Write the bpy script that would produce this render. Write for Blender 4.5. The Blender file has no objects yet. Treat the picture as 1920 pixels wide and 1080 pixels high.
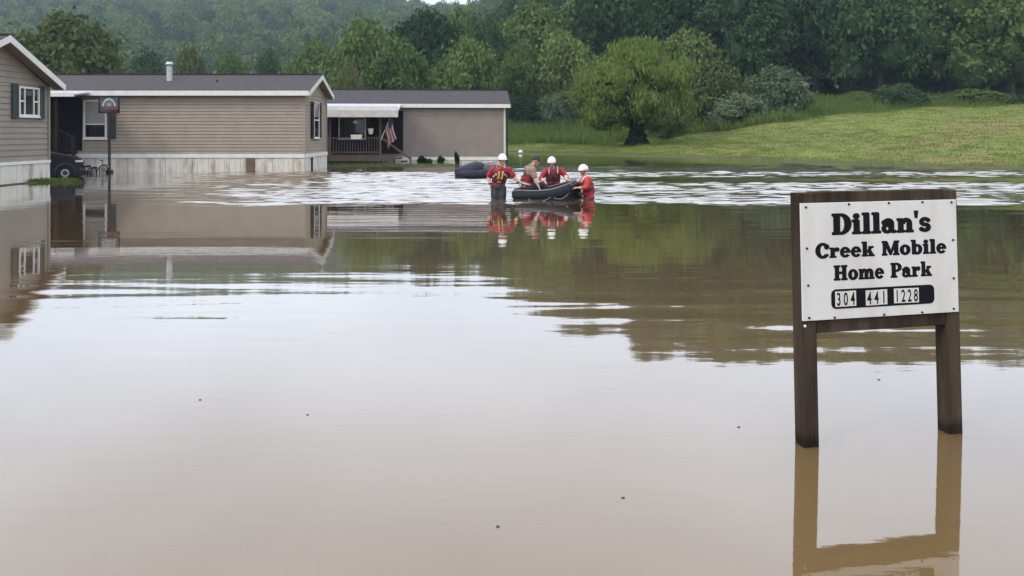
import bpy, bmesh, math, random
import numpy as np
from mathutils import Vector, Matrix
R = math.radians
random.seed(7); rng = np.random.default_rng(7)
scene = bpy.context.scene
COL = scene.collection
# ------------------------------------------------------------------ camera
F, CX, HOR, H = 1500.0, 960.0, 250.0, 1.65      # focal length in photo pixels, horizon row, eye height
cam_d = bpy.data.cameras.new("camera"); cam = bpy.data.objects.new("camera", cam_d); COL.objects.link(cam)
cam.location = (0, 0, H); cam.rotation_euler = (R(90), 0, 0)
cam_d.sensor_width = 36; cam_d.lens = F/1920*36
cam_d.shift_y = -(540-HOR)/1920; cam_d.clip_end = 4000; cam_d.clip_start = .05
scene.camera = cam
# ------------------------------------------------------------------ world, sun, exposure
SUN_EL, SUN_AZ = R(42), R(238)     # azimuth clockwise from +Y: from behind the camera, to the left
w = bpy.data.worlds.new("World"); scene.world = w; w.use_nodes = True
nt = w.node_tree; nt.nodes.clear()
def wn(t, **k):
    n = nt.nodes.new(t)
    for a, b in k.items(): setattr(n, a, b)
    return n
sky = wn('ShaderNodeTexSky', sky_type='NISHITA', sun_disc=False, sun_elevation=SUN_EL, sun_rotation=SUN_AZ, air_density=1.3, dust_density=2.5, ozone_density=1.5)
tc = wn('ShaderNodeTexCoord'); mp = wn('ShaderNodeMapping'); mp.inputs['Scale'].default_value = (1, 1, 2.2)
no = wn('ShaderNodeTexNoise'); no.inputs['Scale'].default_value = 2.2; no.inputs['Detail'].default_value = 6; no.inputs['Roughness'].default_value = .5
rp = wn('ShaderNodeMapRange'); rp.inputs['From Min'].default_value = .3; rp.inputs['From Max'].default_value = .62
rp.inputs['To Min'].default_value = .72; rp.inputs['To Max'].default_value = .97
mx = wn('ShaderNodeMix', data_type='RGBA')
# overcast cloud layer: a bright overcast gradient from horizon to zenith
sp_ = wn('ShaderNodeSeparateXYZ'); cl_ = wn('ShaderNodeMath', operation='MULTIPLY_ADD', use_clamp=False); cl_.inputs[1].default_value = .56; cl_.inputs[2].default_value = .44
mxz = wn('ShaderNodeMath', operation='MAXIMUM'); mxz.inputs[1].default_value = 0.
vm = wn('ShaderNodeVectorMath', operation='SCALE'); vm.inputs[0].default_value = (25.4, 27.2, 30.6)
bg = wn('ShaderNodeBackground'); bg.inputs['Strength'].default_value = .1
ow = wn('ShaderNodeOutputWorld')
L = nt.links.new
L(tc.outputs['Generated'], mp.inputs['Vector']); L(mp.outputs[0], no.inputs['Vector']); L(no.outputs['Fac'], rp.inputs['Value'])
L(tc.outputs['Generated'], sp_.inputs[0]); L(sp_.outputs['Z'], mxz.inputs[0]); L(mxz.outputs[0], cl_.inputs[0]); L(cl_.outputs[0], vm.inputs['Scale']); L(vm.outputs[0], mx.inputs['B'])
L(rp.outputs[0], mx.inputs['Factor']); L(sky.outputs[0], mx.inputs['A']); L(mx.outputs['Result'], bg.inputs['Color']); L(bg.outputs[0], ow.inputs[0])
sd = bpy.data.lights.new("sun", 'SUN'); sd.energy = 1.5; sd.angle = R(11); sd.color = (1, .91, .77)
sun = bpy.data.objects.new("sun", sd); COL.objects.link(sun)
sun_dir = Vector((math.sin(SUN_AZ)*math.cos(SUN_EL), math.cos(SUN_AZ)*math.cos(SUN_EL), math.sin(SUN_EL)))
sun.rotation_euler = (-sun_dir).to_track_quat('-Z', 'Y').to_euler(); sun.location = (-20, -20, 40)
vs = scene.view_settings; vs.view_transform = 'Standard'; vs.look = 'None'; vs.gamma = 1; vs.use_curve_mapping = False; vs.exposure = 0.0
scene.render.engine = 'CYCLES'
cy = scene.cycles; cy.use_denoising = True; cy.max_bounces = 6; cy.diffuse_bounces = 2; cy.glossy_bounces = 3; cy.transmission_bounces = 3
cy.transparent_max_bounces = 4; cy.volume_bounces = 0; cy.use_adaptive_sampling = True; cy.adaptive_threshold = .015; cy.caustics_reflective = False; cy.caustics_refractive = False

# ------------------------------------------------------------------ helpers
def px(x, y, Y):                     # photo pixel at depth Y -> point
    return Vector(((x-CX)/F*Y, Y, H-(y-HOR)/F*Y))
def tag(o, label=None, cat=None, group=None, kind=None):
    if label: o['label'] = label
    if cat: o['category'] = cat
    if group: o['group'] = group
    if kind: o['kind'] = kind
    return o
def empty(name, loc=(0, 0, 0), rz=0):
    o = bpy.data.objects.new(name, None); COL.objects.link(o); o.location = loc; o.rotation_euler = (0, 0, rz); o.empty_display_size = .2
    return o
def link(name, me, mat=None, parent=None):
    if mat is not None and len(me.materials) == 0: me.materials.append(mat)
    o = bpy.data.objects.new(name, me); COL.objects.link(o)
    if parent is not None: o.parent = parent
    return o
class MB:
    """collects shapes and links them as one mesh object"""
    def __init__(s): s.v = []; s.f = []; s.sm = False
    def add(s, vs, fs):
        b = len(s.v); s.v += [tuple(v) for v in vs]; s.f += [tuple(i+b for i in f) for f in fs]; return s
    def box(s, a, b):
        x0, y0, z0 = a; x1, y1, z1 = b
        return s.add([(x0,y0,z0),(x1,y0,z0),(x1,y1,z0),(x0,y1,z0),(x0,y0,z1),(x1,y0,z1),(x1,y1,z1),(x0,y1,z1)],
                     [(0,3,2,1),(4,5,6,7),(0,1,5,4),(1,2,6,5),(2,3,7,6),(3,0,4,7)])
    def hexa(s, p):
        return s.add(p, [(0,3,2,1),(4,5,6,7),(0,1,5,4),(1,2,6,5),(2,3,7,6),(3,0,4,7)])
    def bar(s, a, b, wd, ht=None, up=(0, 0, 1)):
        a, b = Vector(a), Vector(b); d = (b-a).normalized(); u = Vector(up)
        if abs(d.dot(u)) > .95: u = Vector((0, 1, 0))
        r = d.cross(u).normalized()*wd/2; q = r.cross(d).normalized()*((ht or wd)/2)
        return s.hexa([a-r-q, a+r-q, b+r-q, b-r-q, a-r+q, a+r+q, b+r+q, b-r+q])
    def tube(s, pts, rad, n=10, cap=True, ry=None, up=None):
        pts = [Vector(p) for p in pts]; m = len(pts)
        if not hasattr(rad, '__len__'): rad = [rad]*m
        if ry is None: ry = rad
        elif not hasattr(ry, '__len__'): ry = [ry]*m
        ref = None; rings = []
        for i in range(m):
            d = (pts[min(i+1, m-1)]-pts[max(i-1, 0)]).normalized()
            if ref is None:
                ref = Vector(up) if up is not None else (Vector((0, 1, 0)) if abs(d.z) > .8 else Vector((0, 0, 1)))
            if up is not None: ref = Vector(up)
            a = d.cross(ref)
            if a.length < 1e-4: a = d.cross(Vector((1, 0, 0)))
            a.normalize(); b = a.cross(d).normalized(); ref = b
            rings.append([pts[i]+a*(rad[i]*math.cos(2*math.pi*k/n))+b*(ry[i]*math.sin(2*math.pi*k/n)) for k in range(n)])
        vs = [v for r in rings for v in r]; fs = []
        for i in range(m-1):
            for k in range(n):
                fs.append((i*n+k, i*n+(k+1) % n, (i+1)*n+(k+1) % n, (i+1)*n+k))
        if cap: fs.append(tuple(range(n-1, -1, -1))); fs.append(tuple((m-1)*n+k for k in range(n)))
        return s.add(vs, fs)
    def ball(s, c, r, nu=14, nv=9, rot=None, fn=None):
        c = Vector(c); r = r if hasattr(r, '__len__') else (r, r, r); vs = []; fs = []
        for i in range(nv+1):
            t = math.pi*i/nv
            for k in range(nu):
                p = 2*math.pi*k/nu
                q = Vector((math.sin(t)*math.cos(p), math.sin(t)*math.sin(p), math.cos(t)))
                if fn: q = fn(q)
                q = Vector((q.x*r[0], q.y*r[1], q.z*r[2]))
                if rot is not None: q = rot @ q
                vs.append(c+q)
        for i in range(nv):
            for k in range(nu):
                fs.append((i*nu+k, (i+1)*nu+k, (i+1)*nu+(k+1) % nu, i*nu+(k+1) % nu))
        return s.add(vs, fs)
    def prism(s, poly, y0, y1):      # polygon in x,z extruded along y
        n = len(poly)
        return s.add([(x, y0, z) for x, z in poly]+[(x, y1, z) for x, z in poly],
                     [tuple(range(n)), tuple(range(2*n-1, n-1, -1))]+[(i, i+n, (i+1) % n+n, (i+1) % n) for i in range(n)])
    def mesh(s, name, smooth=False):
        me = bpy.data.meshes.new(name); me.from_pydata(s.v, [], s.f); me.update()
        bm = bmesh.new(); bm.from_mesh(me)
        if smooth: bmesh.ops.remove_doubles(bm, verts=bm.verts, dist=1e-5)
        bmesh.ops.recalc_face_normals(bm, faces=bm.faces); bm.to_mesh(me); bm.free()
        if smooth: me.polygons.foreach_set('use_smooth', [True]*len(me.polygons))
        return me
    def build(s, name, mat, parent=None, smooth=False, bevel=0):
        o = link(name, s.mesh(name, smooth), mat, parent)
        if bevel:
            b = o.modifiers.new('bevel', 'BEVEL'); b.width = bevel; b.segments = 2; b.limit_method = 'ANGLE'
        return o
def remesh(o, vox, smooth=4):
    m = o.modifiers.new('r', 'REMESH'); m.mode = 'VOXEL'; m.voxel_size = vox; m.use_smooth_shade = True
    if smooth:
        k = o.modifiers.new('s', 'SMOOTH'); k.iterations = smooth; k.factor = .5
    dg = bpy.context.evaluated_depsgraph_get(); me = bpy.data.meshes.new_from_object(o.evaluated_get(dg)); o.modifiers.clear(); o.data = me
    return o

# ------------------------------------------------------------------ materials
def mat(name, col, rough=.7, var=.15, scale=6., bump=0., bscale=40., col2=None, stretch=(1, 1, 1), metal=0., spec=.4, lo=.35, hi=.65):
    m = bpy.data.materials.new(name); m.use_nodes = True; t = m.node_tree; b = t.nodes['Principled BSDF']
    b.inputs['Roughness'].default_value = rough; b.inputs['Metallic'].default_value = metal; b.inputs['Specular IOR Level'].default_value = spec
    c = t.nodes.new('ShaderNodeTexCoord'); mpn = t.nodes.new('ShaderNodeMapping'); mpn.inputs['Scale'].default_value = stretch
    n = t.nodes.new('ShaderNodeTexNoise'); n.inputs['Scale'].default_value = scale; n.inputs['Detail'].default_value = 6
    r = t.nodes.new('ShaderNodeMapRange'); r.inputs['From Min'].default_value = lo; r.inputs['From Max'].default_value = hi
    x = t.nodes.new('ShaderNodeMix'); x.data_type = 'RGBA'
    col2 = col2 or tuple(k*(1-var*2) for k in col)
    x.inputs['A'].default_value = (*col2, 1); x.inputs['B'].default_value = (*col, 1)
    t.links.new(c.outputs['Object'], mpn.inputs[0]); t.links.new(mpn.outputs[0], n.inputs['Vector']); t.links.new(n.outputs['Fac'], r.inputs['Value'])
    t.links.new(r.outputs[0], x.inputs['Factor']); t.links.new(x.outputs['Result'], b.inputs['Base Color'])
    if bump:
        n2 = t.nodes.new('ShaderNodeTexNoise'); n2.inputs['Scale'].default_value = bscale; n2.inputs['Detail'].default_value = 4
        bp = t.nodes.new('ShaderNodeBump'); bp.inputs['Strength'].default_value = bump; bp.inputs['Distance'].default_value = .02
        t.links.new(mpn.outputs[0], n2.inputs['Vector']); t.links.new(n2.outputs['Fac'], bp.inputs['Height']); t.links.new(bp.outputs[0], b.inputs['Normal'])
    return m
M = {}
M['tan'] = mat('tan_vinyl', (.305, .253, .198), .6, .06, 1.5, .1, 60)
M['tan_b'] = mat('taupe_vinyl', (.25, .203, .168), .55, .06, 1.5, .1, 60)
M['grey_tan'] = mat('greige_vinyl', (.26, .226, .187), .55, .07, 1.5, .1, 60)
M['white'] = mat('white_trim', (.72, .70, .66), .5, .06, 3)
M['skirt'] = mat('skirt_vinyl', (.62, .585, .52), .6, .0, 3.2, .1, 30, col2=(.33, .285, .21), stretch=(1, 1, .3), lo=.30, hi=.52)
M['awning'] = mat('aged_awning', (.36, .325, .295), .6, .1, 4)
M['roof'] = mat('asphalt_shingle', (.050, .041, .044), .9, .12, 5, .4, 45)
M['brown_panel'] = mat('brown_panel', (.16, .105, .075), .7, .15, 5)
M['green_shutter'] = mat('green_shutter', (.035, .055, .05), .5, .1, 6)
M['dark'] = mat('dark_boards_and_shade', (.009, .009, .013), .7, .15, 4, spec=.15)  # dark shutters and skirting gap, plus the painted shade in both porches
M['glass'] = mat('window_glass', (.02, .022, .025), .06, .1, 2, spec=.6)
M['blind'] = mat('window_blind', (.30, .29, .27), .6, .08, 3)
M['wood'] = mat('weathered_wood', (.105, .078, .064), .85, .2, 8, .3, 30, stretch=(1, 1, .25))
M['dwood'] = mat('dark_stained_wood', (.026, .020, .020), .85, .2, 8, .2, 30, spec=.15)
M['post'] = mat('sign_post_wood', (.078, .057, .041), .9, .0, 9, 1., 60, col2=(.030, .021, .015), stretch=(1, 1, .12), spec=.1)
M['panel'] = mat('sign_face', (.65, .63, .59), .5, .0, 2.6, .03, 20, col2=(.57, .55, .505), spec=.2, stretch=(2.5, 2.5, .6), lo=.3, hi=.55)
M['black'] = mat('black_vinyl_letter', (.006, .005, .008), .6, .1, 6, spec=.1)
M['blackm'] = mat('black_metal', (.014, .014, .016), .4, .1, 8)
M['navy'] = mat('navy_plastic', (.006, .010, .015), .45, spec=.22, var=.1, scale=5)
# .1, 5)
M['palelid'] = mat('pale_plastic', (.42, .45, .48), .4, .1, 5)
M['galv'] = mat('galvanised_metal', (.50, .50, .49), .45, .12, 10, metal=.3)
M['rubber'] = mat('black_rubber', (.005, .006, .009), .5, spec=.18, var=.1, scale=8, bump=.08, bscale=20)
#, .1, 8, .08, 20)
M['greyrub'] = mat('grey_rubber', (.16, .15, .16), .5, .1, 8)
M['navyfab'] = mat('navy_hypalon', (.012, .014, .028), .55, spec=.2, var=.12, scale=5, bump=.1, bscale=14)
# .12, 5, .1, 14)
M['red'] = mat('red_shell', (.36, .017, .026), .65, .2, 9, .5, 16)
M['maroon'] = mat('maroon_shell', (.115, .012, .022), .65, .2, 9, .5, 16)
M['orange'] = mat('orange_red_cloth', (.46, .032, .026), .6, .1, 9, .3, 16)
M['pink'] = mat('pale_reflective_tape', (.75, .55, .53), .4, .08, 9)
M['yellow'] = mat('yellow_webbing', (.62, .33, .06), .6, .1, 9)
M['blackcloth'] = mat('black_cloth', (.016, .014, .017), .75, .2, 9, .3, 20)
M['trouser'] = mat('charcoal_trousers', (.032, .036, .042), .75, .25, 7, .5, 14)
M['khaki'] = mat('khaki_shirt', (.27, .20, .14), .75, .15, 8, .4, 16)
M['skin'] = mat('skin', (.50, .29, .21), .5, .06, 10)
M['hair'] = mat('dark_hair', (.022, .016, .013), .7, .2, 30)
M['helmet'] = mat('white_helmet', (.84, .82, .74), .3, .04, 6)
M['eye'] = mat('eye_dark', (.02, .015, .012), .2, .05, 6)
M['lip'] = mat('lip', (.30, .12, .10), .5, .05, 6)
M['rim'] = mat('red_rim', (.12, .018, .02), .5, .1, 6)
M['board'] = mat('backboard_face', (.115, .115, .125), .3, .2, 4)
M['boardw'] = mat('backboard_print', (.45, .45, .46), .35, .15, 9)
M['cream'] = mat('cream_plastic', (.75, .73, .62), .5, .06, 6)
M['flagr'] = mat('flag_red', (.15, .026, .036), .8, .1, 6)  # flag tones dimmed: the shade it hangs in is put into the cloth colours
M['flagw'] = mat('flag_white', (.32, .27, .25), .8, .1, 6)
M['flagb'] = mat('flag_blue', (.018, .021, .05), .8, .1, 6)
M['bark'] = mat('bark', (.055, .045, .036), .9, .25, 5, .8, 12, stretch=(1, 1, .3))
M['ball'] = mat('white_ball', (.8, .8, .74), .5, .05, 6)
M['twig'] = mat('wet_leaf', (.055, .04, .028), .6, .2, 9)
def wet_band(m, z0, z1, k=.38):      # soaked, silty wood just above the flood line
    t_ = m.node_tree; b_ = t_.nodes['Principled BSDF']; old = b_.inputs['Base Color'].links[0].from_socket
    c_ = t_.nodes.new('ShaderNodeTexCoord'); x_ = t_.nodes.new('ShaderNodeSeparateXYZ'); n_ = t_.nodes.new('ShaderNodeTexNoise'); n_.inputs['Scale'].default_value = 14
    a_ = t_.nodes.new('ShaderNodeMath'); a_.operation = 'MULTIPLY_ADD'; a_.inputs[1].default_value = -.09; r_ = t_.nodes.new('ShaderNodeMapRange'); r_.inputs['From Min'].default_value = z0; r_.inputs['From Max'].default_value = z1
    mx_ = t_.nodes.new('ShaderNodeMix'); mx_.data_type = 'RGBA'; mx_.blend_type = 'MULTIPLY'; mx_.inputs['B'].default_value = (k, k*.95, k*.9, 1); iv = t_.nodes.new('ShaderNodeMath'); iv.operation = 'SUBTRACT'; iv.inputs[0].default_value = 1
    q = t_.links.new; q(c_.outputs['Object'], x_.inputs[0]); q(c_.outputs['Object'], n_.inputs['Vector']); q(n_.outputs['Fac'], a_.inputs[0]); q(x_.outputs['Z'], a_.inputs[2]); q(a_.outputs[0], r_.inputs['Value']); q(r_.outputs[0], iv.inputs[1]); q(iv.outputs[0], mx_.inputs['Factor']); q(old, mx_.inputs['A']); q(mx_.outputs['Result'], b_.inputs['Base Color'])
wet_band(M['post'], -.02, .05)
M['car'] = mat('dark_car_paint', (.004, .007, .010), .4, .1, 5, spec=.2)
M['chrome'] = mat('bright_trim', (.34, .35, .36), .45, .1, 8)
M['lamp'] = mat('headlamp_lens', (.55, .57, .58), .12, .1, 8, spec=.6)
def leaf(name, c1, c2, trans=.18):
    m = bpy.data.materials.new(name); m.use_nodes = True; t = m.node_tree; t.nodes.clear()
    o = t.nodes.new('ShaderNodeOutputMaterial'); d = t.nodes.new('ShaderNodeBsdfDiffuse'); tr = t.nodes.new('ShaderNodeBsdfTranslucent'); s = t.nodes.new('ShaderNodeMixShader')
    s.inputs[0].default_value = trans
    a = t.nodes.new('ShaderNodeAttribute'); a.attribute_name = 'tint'
    oi = t.nodes.new('ShaderNodeObjectInfo')
    mth = t.nodes.new('ShaderNodeMath'); mth.operation = 'MULTIPLY_ADD'; mth.inputs[1].default_value = .62; mth.inputs[2].default_value = -.31
    ad = t.nodes.new('ShaderNodeMath'); ad.operation = 'ADD'; ad.use_clamp = True
    x = t.nodes.new('ShaderNodeMix'); x.data_type = 'RGBA'; x.inputs['A'].default_value = (*c1, 1); x.inputs['B'].default_value = (*c2, 1)
    k = t.links.new
    k(oi.outputs['Random'], mth.inputs[0]); k(a.outputs['Fac'], ad.inputs[0]); k(mth.outputs[0], ad.inputs[1]); k(ad.outputs[0], x.inputs['Factor'])
    k(x.outputs['Result'], d.inputs['Color']); k(x.outputs['Result'], tr.inputs['Color']); k(d.outputs[0], s.inputs[1]); k(tr.outputs[0], s.inputs[2]); k(s.outputs[0], o.inputs['Surface'])
    return m
M['leaf_dark'] = leaf('leaf_dark', (.020, .044, .019), (.064, .108, .040))
M['leaf_mid'] = leaf('leaf_mid', (.055, .095, .025), (.150, .195, .055))
M['leaf_willow'] = leaf('leaf_willow', (.060, .104, .022), (.160, .205, .050))
M['leaf_olive'] = leaf('leaf_olive', (.065, .085, .028), (.13, .145, .05))
M['leaf_grey'] = leaf('leaf_grey', (.065, .100, .048), (.145, .180, .100))
M['blossom'] = leaf('blossom', (.20, .22, .18), (.34, .35, .31))
M['leaf_ivy'] = leaf('leaf_ivy', (.012, .026, .014), (.030, .055, .022))
M['grass'] = leaf('grass_blade', (.112, .140, .033), (.140, .164, .042), .2)
M['weed'] = leaf('weed_blade', (.070, .118, .026), (.142, .190, .050), .2)
# ------------------------------------------------------------------ terrain
def S(t): t = np.clip(t, 0, 1); return t*t*(3-2*t)
def terrain(X, Y):
    X = np.asarray(X, float); Y = np.asarray(Y, float)
    shore = np.interp(X, [-200, -60, -.4, 7.3, 11.7, 16.2, 19.7, 22.6, 40, 90], [58, 62, 62, 58.5, 53, 46.5, 41, 36.5, 22, 10])
    s = Y-shore+.5*np.sin(X*.9)+.35*np.sin(X*2.3+1)
    z = np.where(s < 0, np.maximum(-.72, s*.05), 0)
    z = z+np.where(s > 0, .4*S(s/16)+.012*np.minimum(s, 3), 0)
    z = z+np.where(s > 0, (3.2*S(s/36)-1.5*S((s-36)/12))*S((X-6)/30), 0)
    wb = 1-S((X-8)/14)
    z = z+wb*2.5*S((Y-86)/18)+(1-wb)*3.2*S((Y-78)/24)
    hz = np.interp(X, [-300, -60, -30, -7, 6, 35, 70, 400], [1, 1.5, 6, 18, 25, 39, 44, 40])
    z = z+hz*np.clip((Y-104)/118, 0, 1.15)
    fw = np.interp(X/np.maximum(Y, 50), [-1.2, -.75, -.5, -.3, -.16, -.1, -.04, .2], [1.0, 1.02, 1.04, 1.0, .945, .855, .80, .7])
    z = z+fw*104*np.clip((Y-270)/400, 0, 1)**.9*np.where(Y > 270, 1, 0)-np.clip((Y-690)/200, 0, 1)*60
    z = z+.12*np.sin(X*.31+Y*.17)*S(s/10)+.08*np.sin(X*.83-Y*.41)*S(s/10)
    # grass strips just breaking the flood: by the near house and before the far one
    g1 = np.exp(-((Y-27.35)/.42)**4)*S((-14.3-X)/.8)*S((X+27)/4)
    g1 = np.maximum(g1, np.exp(-((X+16.0)/.45)**4)*S((Y-22)/2)*S((28-Y)/1))
    g3 = np.exp(-((Y-40.4)/2.0)**4)*S((-1.0-X)/2.2)*S((X+12)/3)
    z = np.maximum(z, -.6+.635*g1); z = np.maximum(z, -.6+.64*g3+.012*np.sin(X*5)*g3)
    return z
def seg(*ss):
    out = []
    for a, b, d in ss: out += list(np.arange(a, b, d))
    return np.array(out+[ss[-1][1]])
def grid(name, xs, ys, zf):
    X, Y = np.meshgrid(xs, ys); Z = zf(X, Y); n, m = X.shape
    co = np.stack([X, Y, Z], -1).reshape(-1, 3).astype(np.float32)
    idx = np.arange(n*m).reshape(n, m)
    q = np.stack([idx[:-1, :-1], idx[:-1, 1:], idx[1:, 1:], idx[1:, :-1]], -1).reshape(-1, 4)
    me = bpy.data.meshes.new(name); me.vertices.add(len(co)); me.vertices.foreach_set('co', co.ravel())
    me.loops.add(q.size); me.loops.foreach_set('vertex_index', q.ravel().astype(np.int32))
    me.polygons.add(len(q)); me.polygons.foreach_set('loop_start', np.arange(0, q.size, 4, dtype=np.int32))
    me.polygons.foreach_set('use_smooth', np.ones(len(q), bool)); me.update(); me.validate(); return me
mg = bpy.data.materials.new('ground_grass'); mg.use_nodes = True
t = mg.node_tree; b = t.nodes['Principled BSDF']; b.inputs['Roughness'].default_value = .9; b.inputs['Specular IOR Level'].default_value = .1
def nz(sc, st=(1, 1, 1), det=6):
    c = t.nodes.new('ShaderNodeNewGeometry'); mpn = t.nodes.new('ShaderNodeMapping'); mpn.inputs['Scale'].default_value = st
    n = t.nodes.new('ShaderNodeTexNoise'); n.inputs['Scale'].default_value = sc; n.inputs['Detail'].default_value = det
    t.links.new(c.outputs['Position'], mpn.inputs[0]); t.links.new(mpn.outputs[0], n.inputs['Vector']); return n.outputs['Fac']
def mr(x, a, b_):
    r = t.nodes.new('ShaderNodeMapRange'); r.inputs['From Min'].default_value = a; r.inputs['From Max'].default_value = b_; t.links.new(x, r.inputs['Value']); return r.outputs[0]
def mixc(fac, A, B):
    x = t.nodes.new('ShaderNodeMix'); x.data_type = 'RGBA'; t.links.new(fac, x.inputs['Factor'])
    for k, v in (('A', A), ('B', B)):
        if isinstance(v, tuple): x.inputs[k].default_value = (*v, 1)
        else: t.links.new(v, x.inputs[k])
    return x.outputs['Result']
c = mixc(mr(nz(.22, (1, .5, 1)), .35, .65), (.114, .140, .033), (.144, .166, .043))
c = mixc(mr(nz(2.2), .45, .75), c, (.106, .130, .032))
c = mixc(mr(nz(.11, (1, 1.4, 1), 4), .50, .68), c, (.170, .142, .058))
geo = t.nodes.new('ShaderNodeNewGeometry'); sx = t.nodes.new('ShaderNodeSeparateXYZ'); t.links.new(geo.outputs['Position'], sx.inputs[0])
c = mixc(mr(sx.outputs['Z'], .22, .02), c, (.068, .064, .032))      # silted grass along the water
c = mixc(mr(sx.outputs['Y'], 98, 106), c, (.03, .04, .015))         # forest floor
t.links.new(c, b.inputs['Base Color'])
bp = t.nodes.new('ShaderNodeBump'); bp.inputs['Strength'].default_value = .35; bp.inputs['Distance'].default_value = .1; t.links.new(nz(5.), bp.inputs['Height']); t.links.new(bp.outputs[0], b.inputs['Normal'])
xs = seg((-900, -200, 50), (-200, -30, 8), (-30, -1, .33), (-1, 50, .7), (50, 160, 6), (160, 700, 60))
ys = seg((-60, 20, 8), (20, 30, .25), (30, 44, .3), (44, 112, .8), (112, 300, 8), (300, 1000, 20))
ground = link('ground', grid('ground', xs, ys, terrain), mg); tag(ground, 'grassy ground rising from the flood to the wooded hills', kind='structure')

# ------------------------------------------------------------------ flood water
def waves(X, Y):
    r = np.random.default_rng(3); Z = np.zeros_like(X)
    # smooth value noise from random-phase waves; masks say where the current runs
    wob = 1.3*np.sin(X*.13+.5)+.8*np.sin(X*.31+2)
    rough = S((Y-17.6-wob*.45)/1.6)*(1-S((Y-38-wob)/6))*S((X+11.5+.35*(Y-24))/5)
    gate = .5+.5*np.sin(Y*1.15+.6*np.sin(X*.21)+.25*X)*np.sin(Y*.47+X*.07+1.); gate = .72+.28*S((gate-.2)/.6)
    calmgap = 1-.8*np.exp(-((Y-28.3-.02*X)/2.0)**2)*S((X-1)/4)      # smooth lane right of the boat
    rough = rough*gate*calmgap
    far = .35*S((Y-33)/4)*(1-S((Y-60)/8))
    mid = S((Y-5.0)/2.2)*(1-S((Y-8.3)/2.2))*(.55+.45*S((X+1)/5))
    house = S((Y-27)/3)*(1-S((Y-36)/3))*(1-S((X+8)/6))*.16
    def bank(n, l0, l1, aniso, slope):
        out = np.zeros_like(X)
        for i in range(n):
            lam = l0*(l1/l0)**r.random(); k = 2*np.pi/lam; th = r.normal(0, .5); kx = k*np.sin(th)*aniso; ky = k*np.cos(th)
            out += slope/k*np.sin(kx*X+ky*Y+r.random()*6.283+.6*np.sin(.37*X*r.random()+.29*Y*r.random()))
        return out/np.sqrt(n/2)
    global ROUGH
    ROUGH = np.clip(rough*1.1+far*.4+house*2, 0, 1)
    Z += (rough+far*.35+house)*(.64*bank(34, .12, .5, .40, .19)+.64*bank(24, .40, 1.4, .8, .19))
    patch = .5+.5*np.sin(X*.9+1.3*np.sin(Y*.8))*np.sin(Y*1.9+.5*X)
    Z += mid*(.35+.65*patch)*bank(34, .16, .9, .26, .024)
    Z += (.12+.3*(1-S((Y-10)/4)))*bank(10, .8, 2.6, .35, .0035)
    Z += S((Y-10)/3)*bank(12, .35, 1.1, .3, .0045)
    return Z
xs = seg((-260, -40, 20), (-40, -16, .6), (-16, 30, .11), (30, 42, .4), (42, 260, 20))
ys = seg((-40, 1, 4), (1, 4, .2), (4, 12, .045), (12, 17, .09), (17, 34, .032), (34, 66, .3), (66, 90, 4))
def wz(X, Y): return waves(X, Y)*S((X+36)/8)*(1-S((X-34)/6))
water = link('flood_water', grid('flood_water', xs, ys, wz)); tag(water, 'brown flood water covering the park', kind='structure')
at_ = water.data.attributes.new('chop', 'FLOAT', 'POINT'); at_.data.foreach_set('value', ROUGH.astype(np.float32).ravel())
mw = bpy.data.materials.new('muddy_water'); mw.use_nodes = True; t = mw.node_tree; t.nodes.clear()
o = t.nodes.new('ShaderNodeOutputMaterial'); d = t.nodes.new('ShaderNodeBsdfDiffuse'); g = t.nodes.new('ShaderNodeBsdfGlossy'); s = t.nodes.new('ShaderNodeMixShader')
g.inputs['Roughness'].default_value = .03; g.inputs['Color'].default_value = (.97, .97, .97, 1)
ca = t.nodes.new('ShaderNodeAttribute'); ca.attribute_name = 'chop'; cr_ = t.nodes.new('ShaderNodeMapRange'); cr_.inputs['To Min'].default_value = .03; cr_.inputs['To Max'].default_value = .12; t.links.new(ca.outputs['Fac'], cr_.inputs['Value']); t.links.new(cr_.outputs[0], g.inputs['Roughness'])
fr = t.nodes.new('ShaderNodeFresnel'); fr.inputs['IOR'].default_value = 1.34
c = mixc(mr(nz(.5, (1, .4, 1)), .35, .65), (.128, .080, .034), (.140, .089, .040))
bp = t.nodes.new('ShaderNodeBump'); bp.inputs['Strength'].default_value = .05; bp.inputs['Distance'].default_value = .01
t.links.new(nz(3., (1, 4, 1), 3), bp.inputs['Height'])
t.links.new(c, d.inputs['Color']); t.links.new(bp.outputs[0], g.inputs['Normal']); t.links.new(bp.outputs[0], fr.inputs['Normal'])
on = t.nodes.new('ShaderNodeMath'); on.operation = 'SUBTRACT'; on.inputs[0].default_value = 1; t.links.new(fr.outputs[0], on.inputs[1])
pp_ = t.nodes.new('ShaderNodeMath'); pp_.operation = 'POWER'; pp_.inputs[1].default_value = 2.75; t.links.new(on.outputs[0], pp_.inputs[0])
pw = t.nodes.new('ShaderNodeMath'); pw.operation = 'SUBTRACT'; pw.inputs[0].default_value = 1; t.links.new(pp_.outputs[0], pw.inputs[1]); t.links.new(pw.outputs[0], s.inputs[0]); t.links.new(d.outputs[0], s.inputs[1]); t.links.new(g.outputs[0], s.inputs[2]); t.links.new(s.outputs[0], o.inputs['Surface'])
water.data.materials.append(mw)

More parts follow.
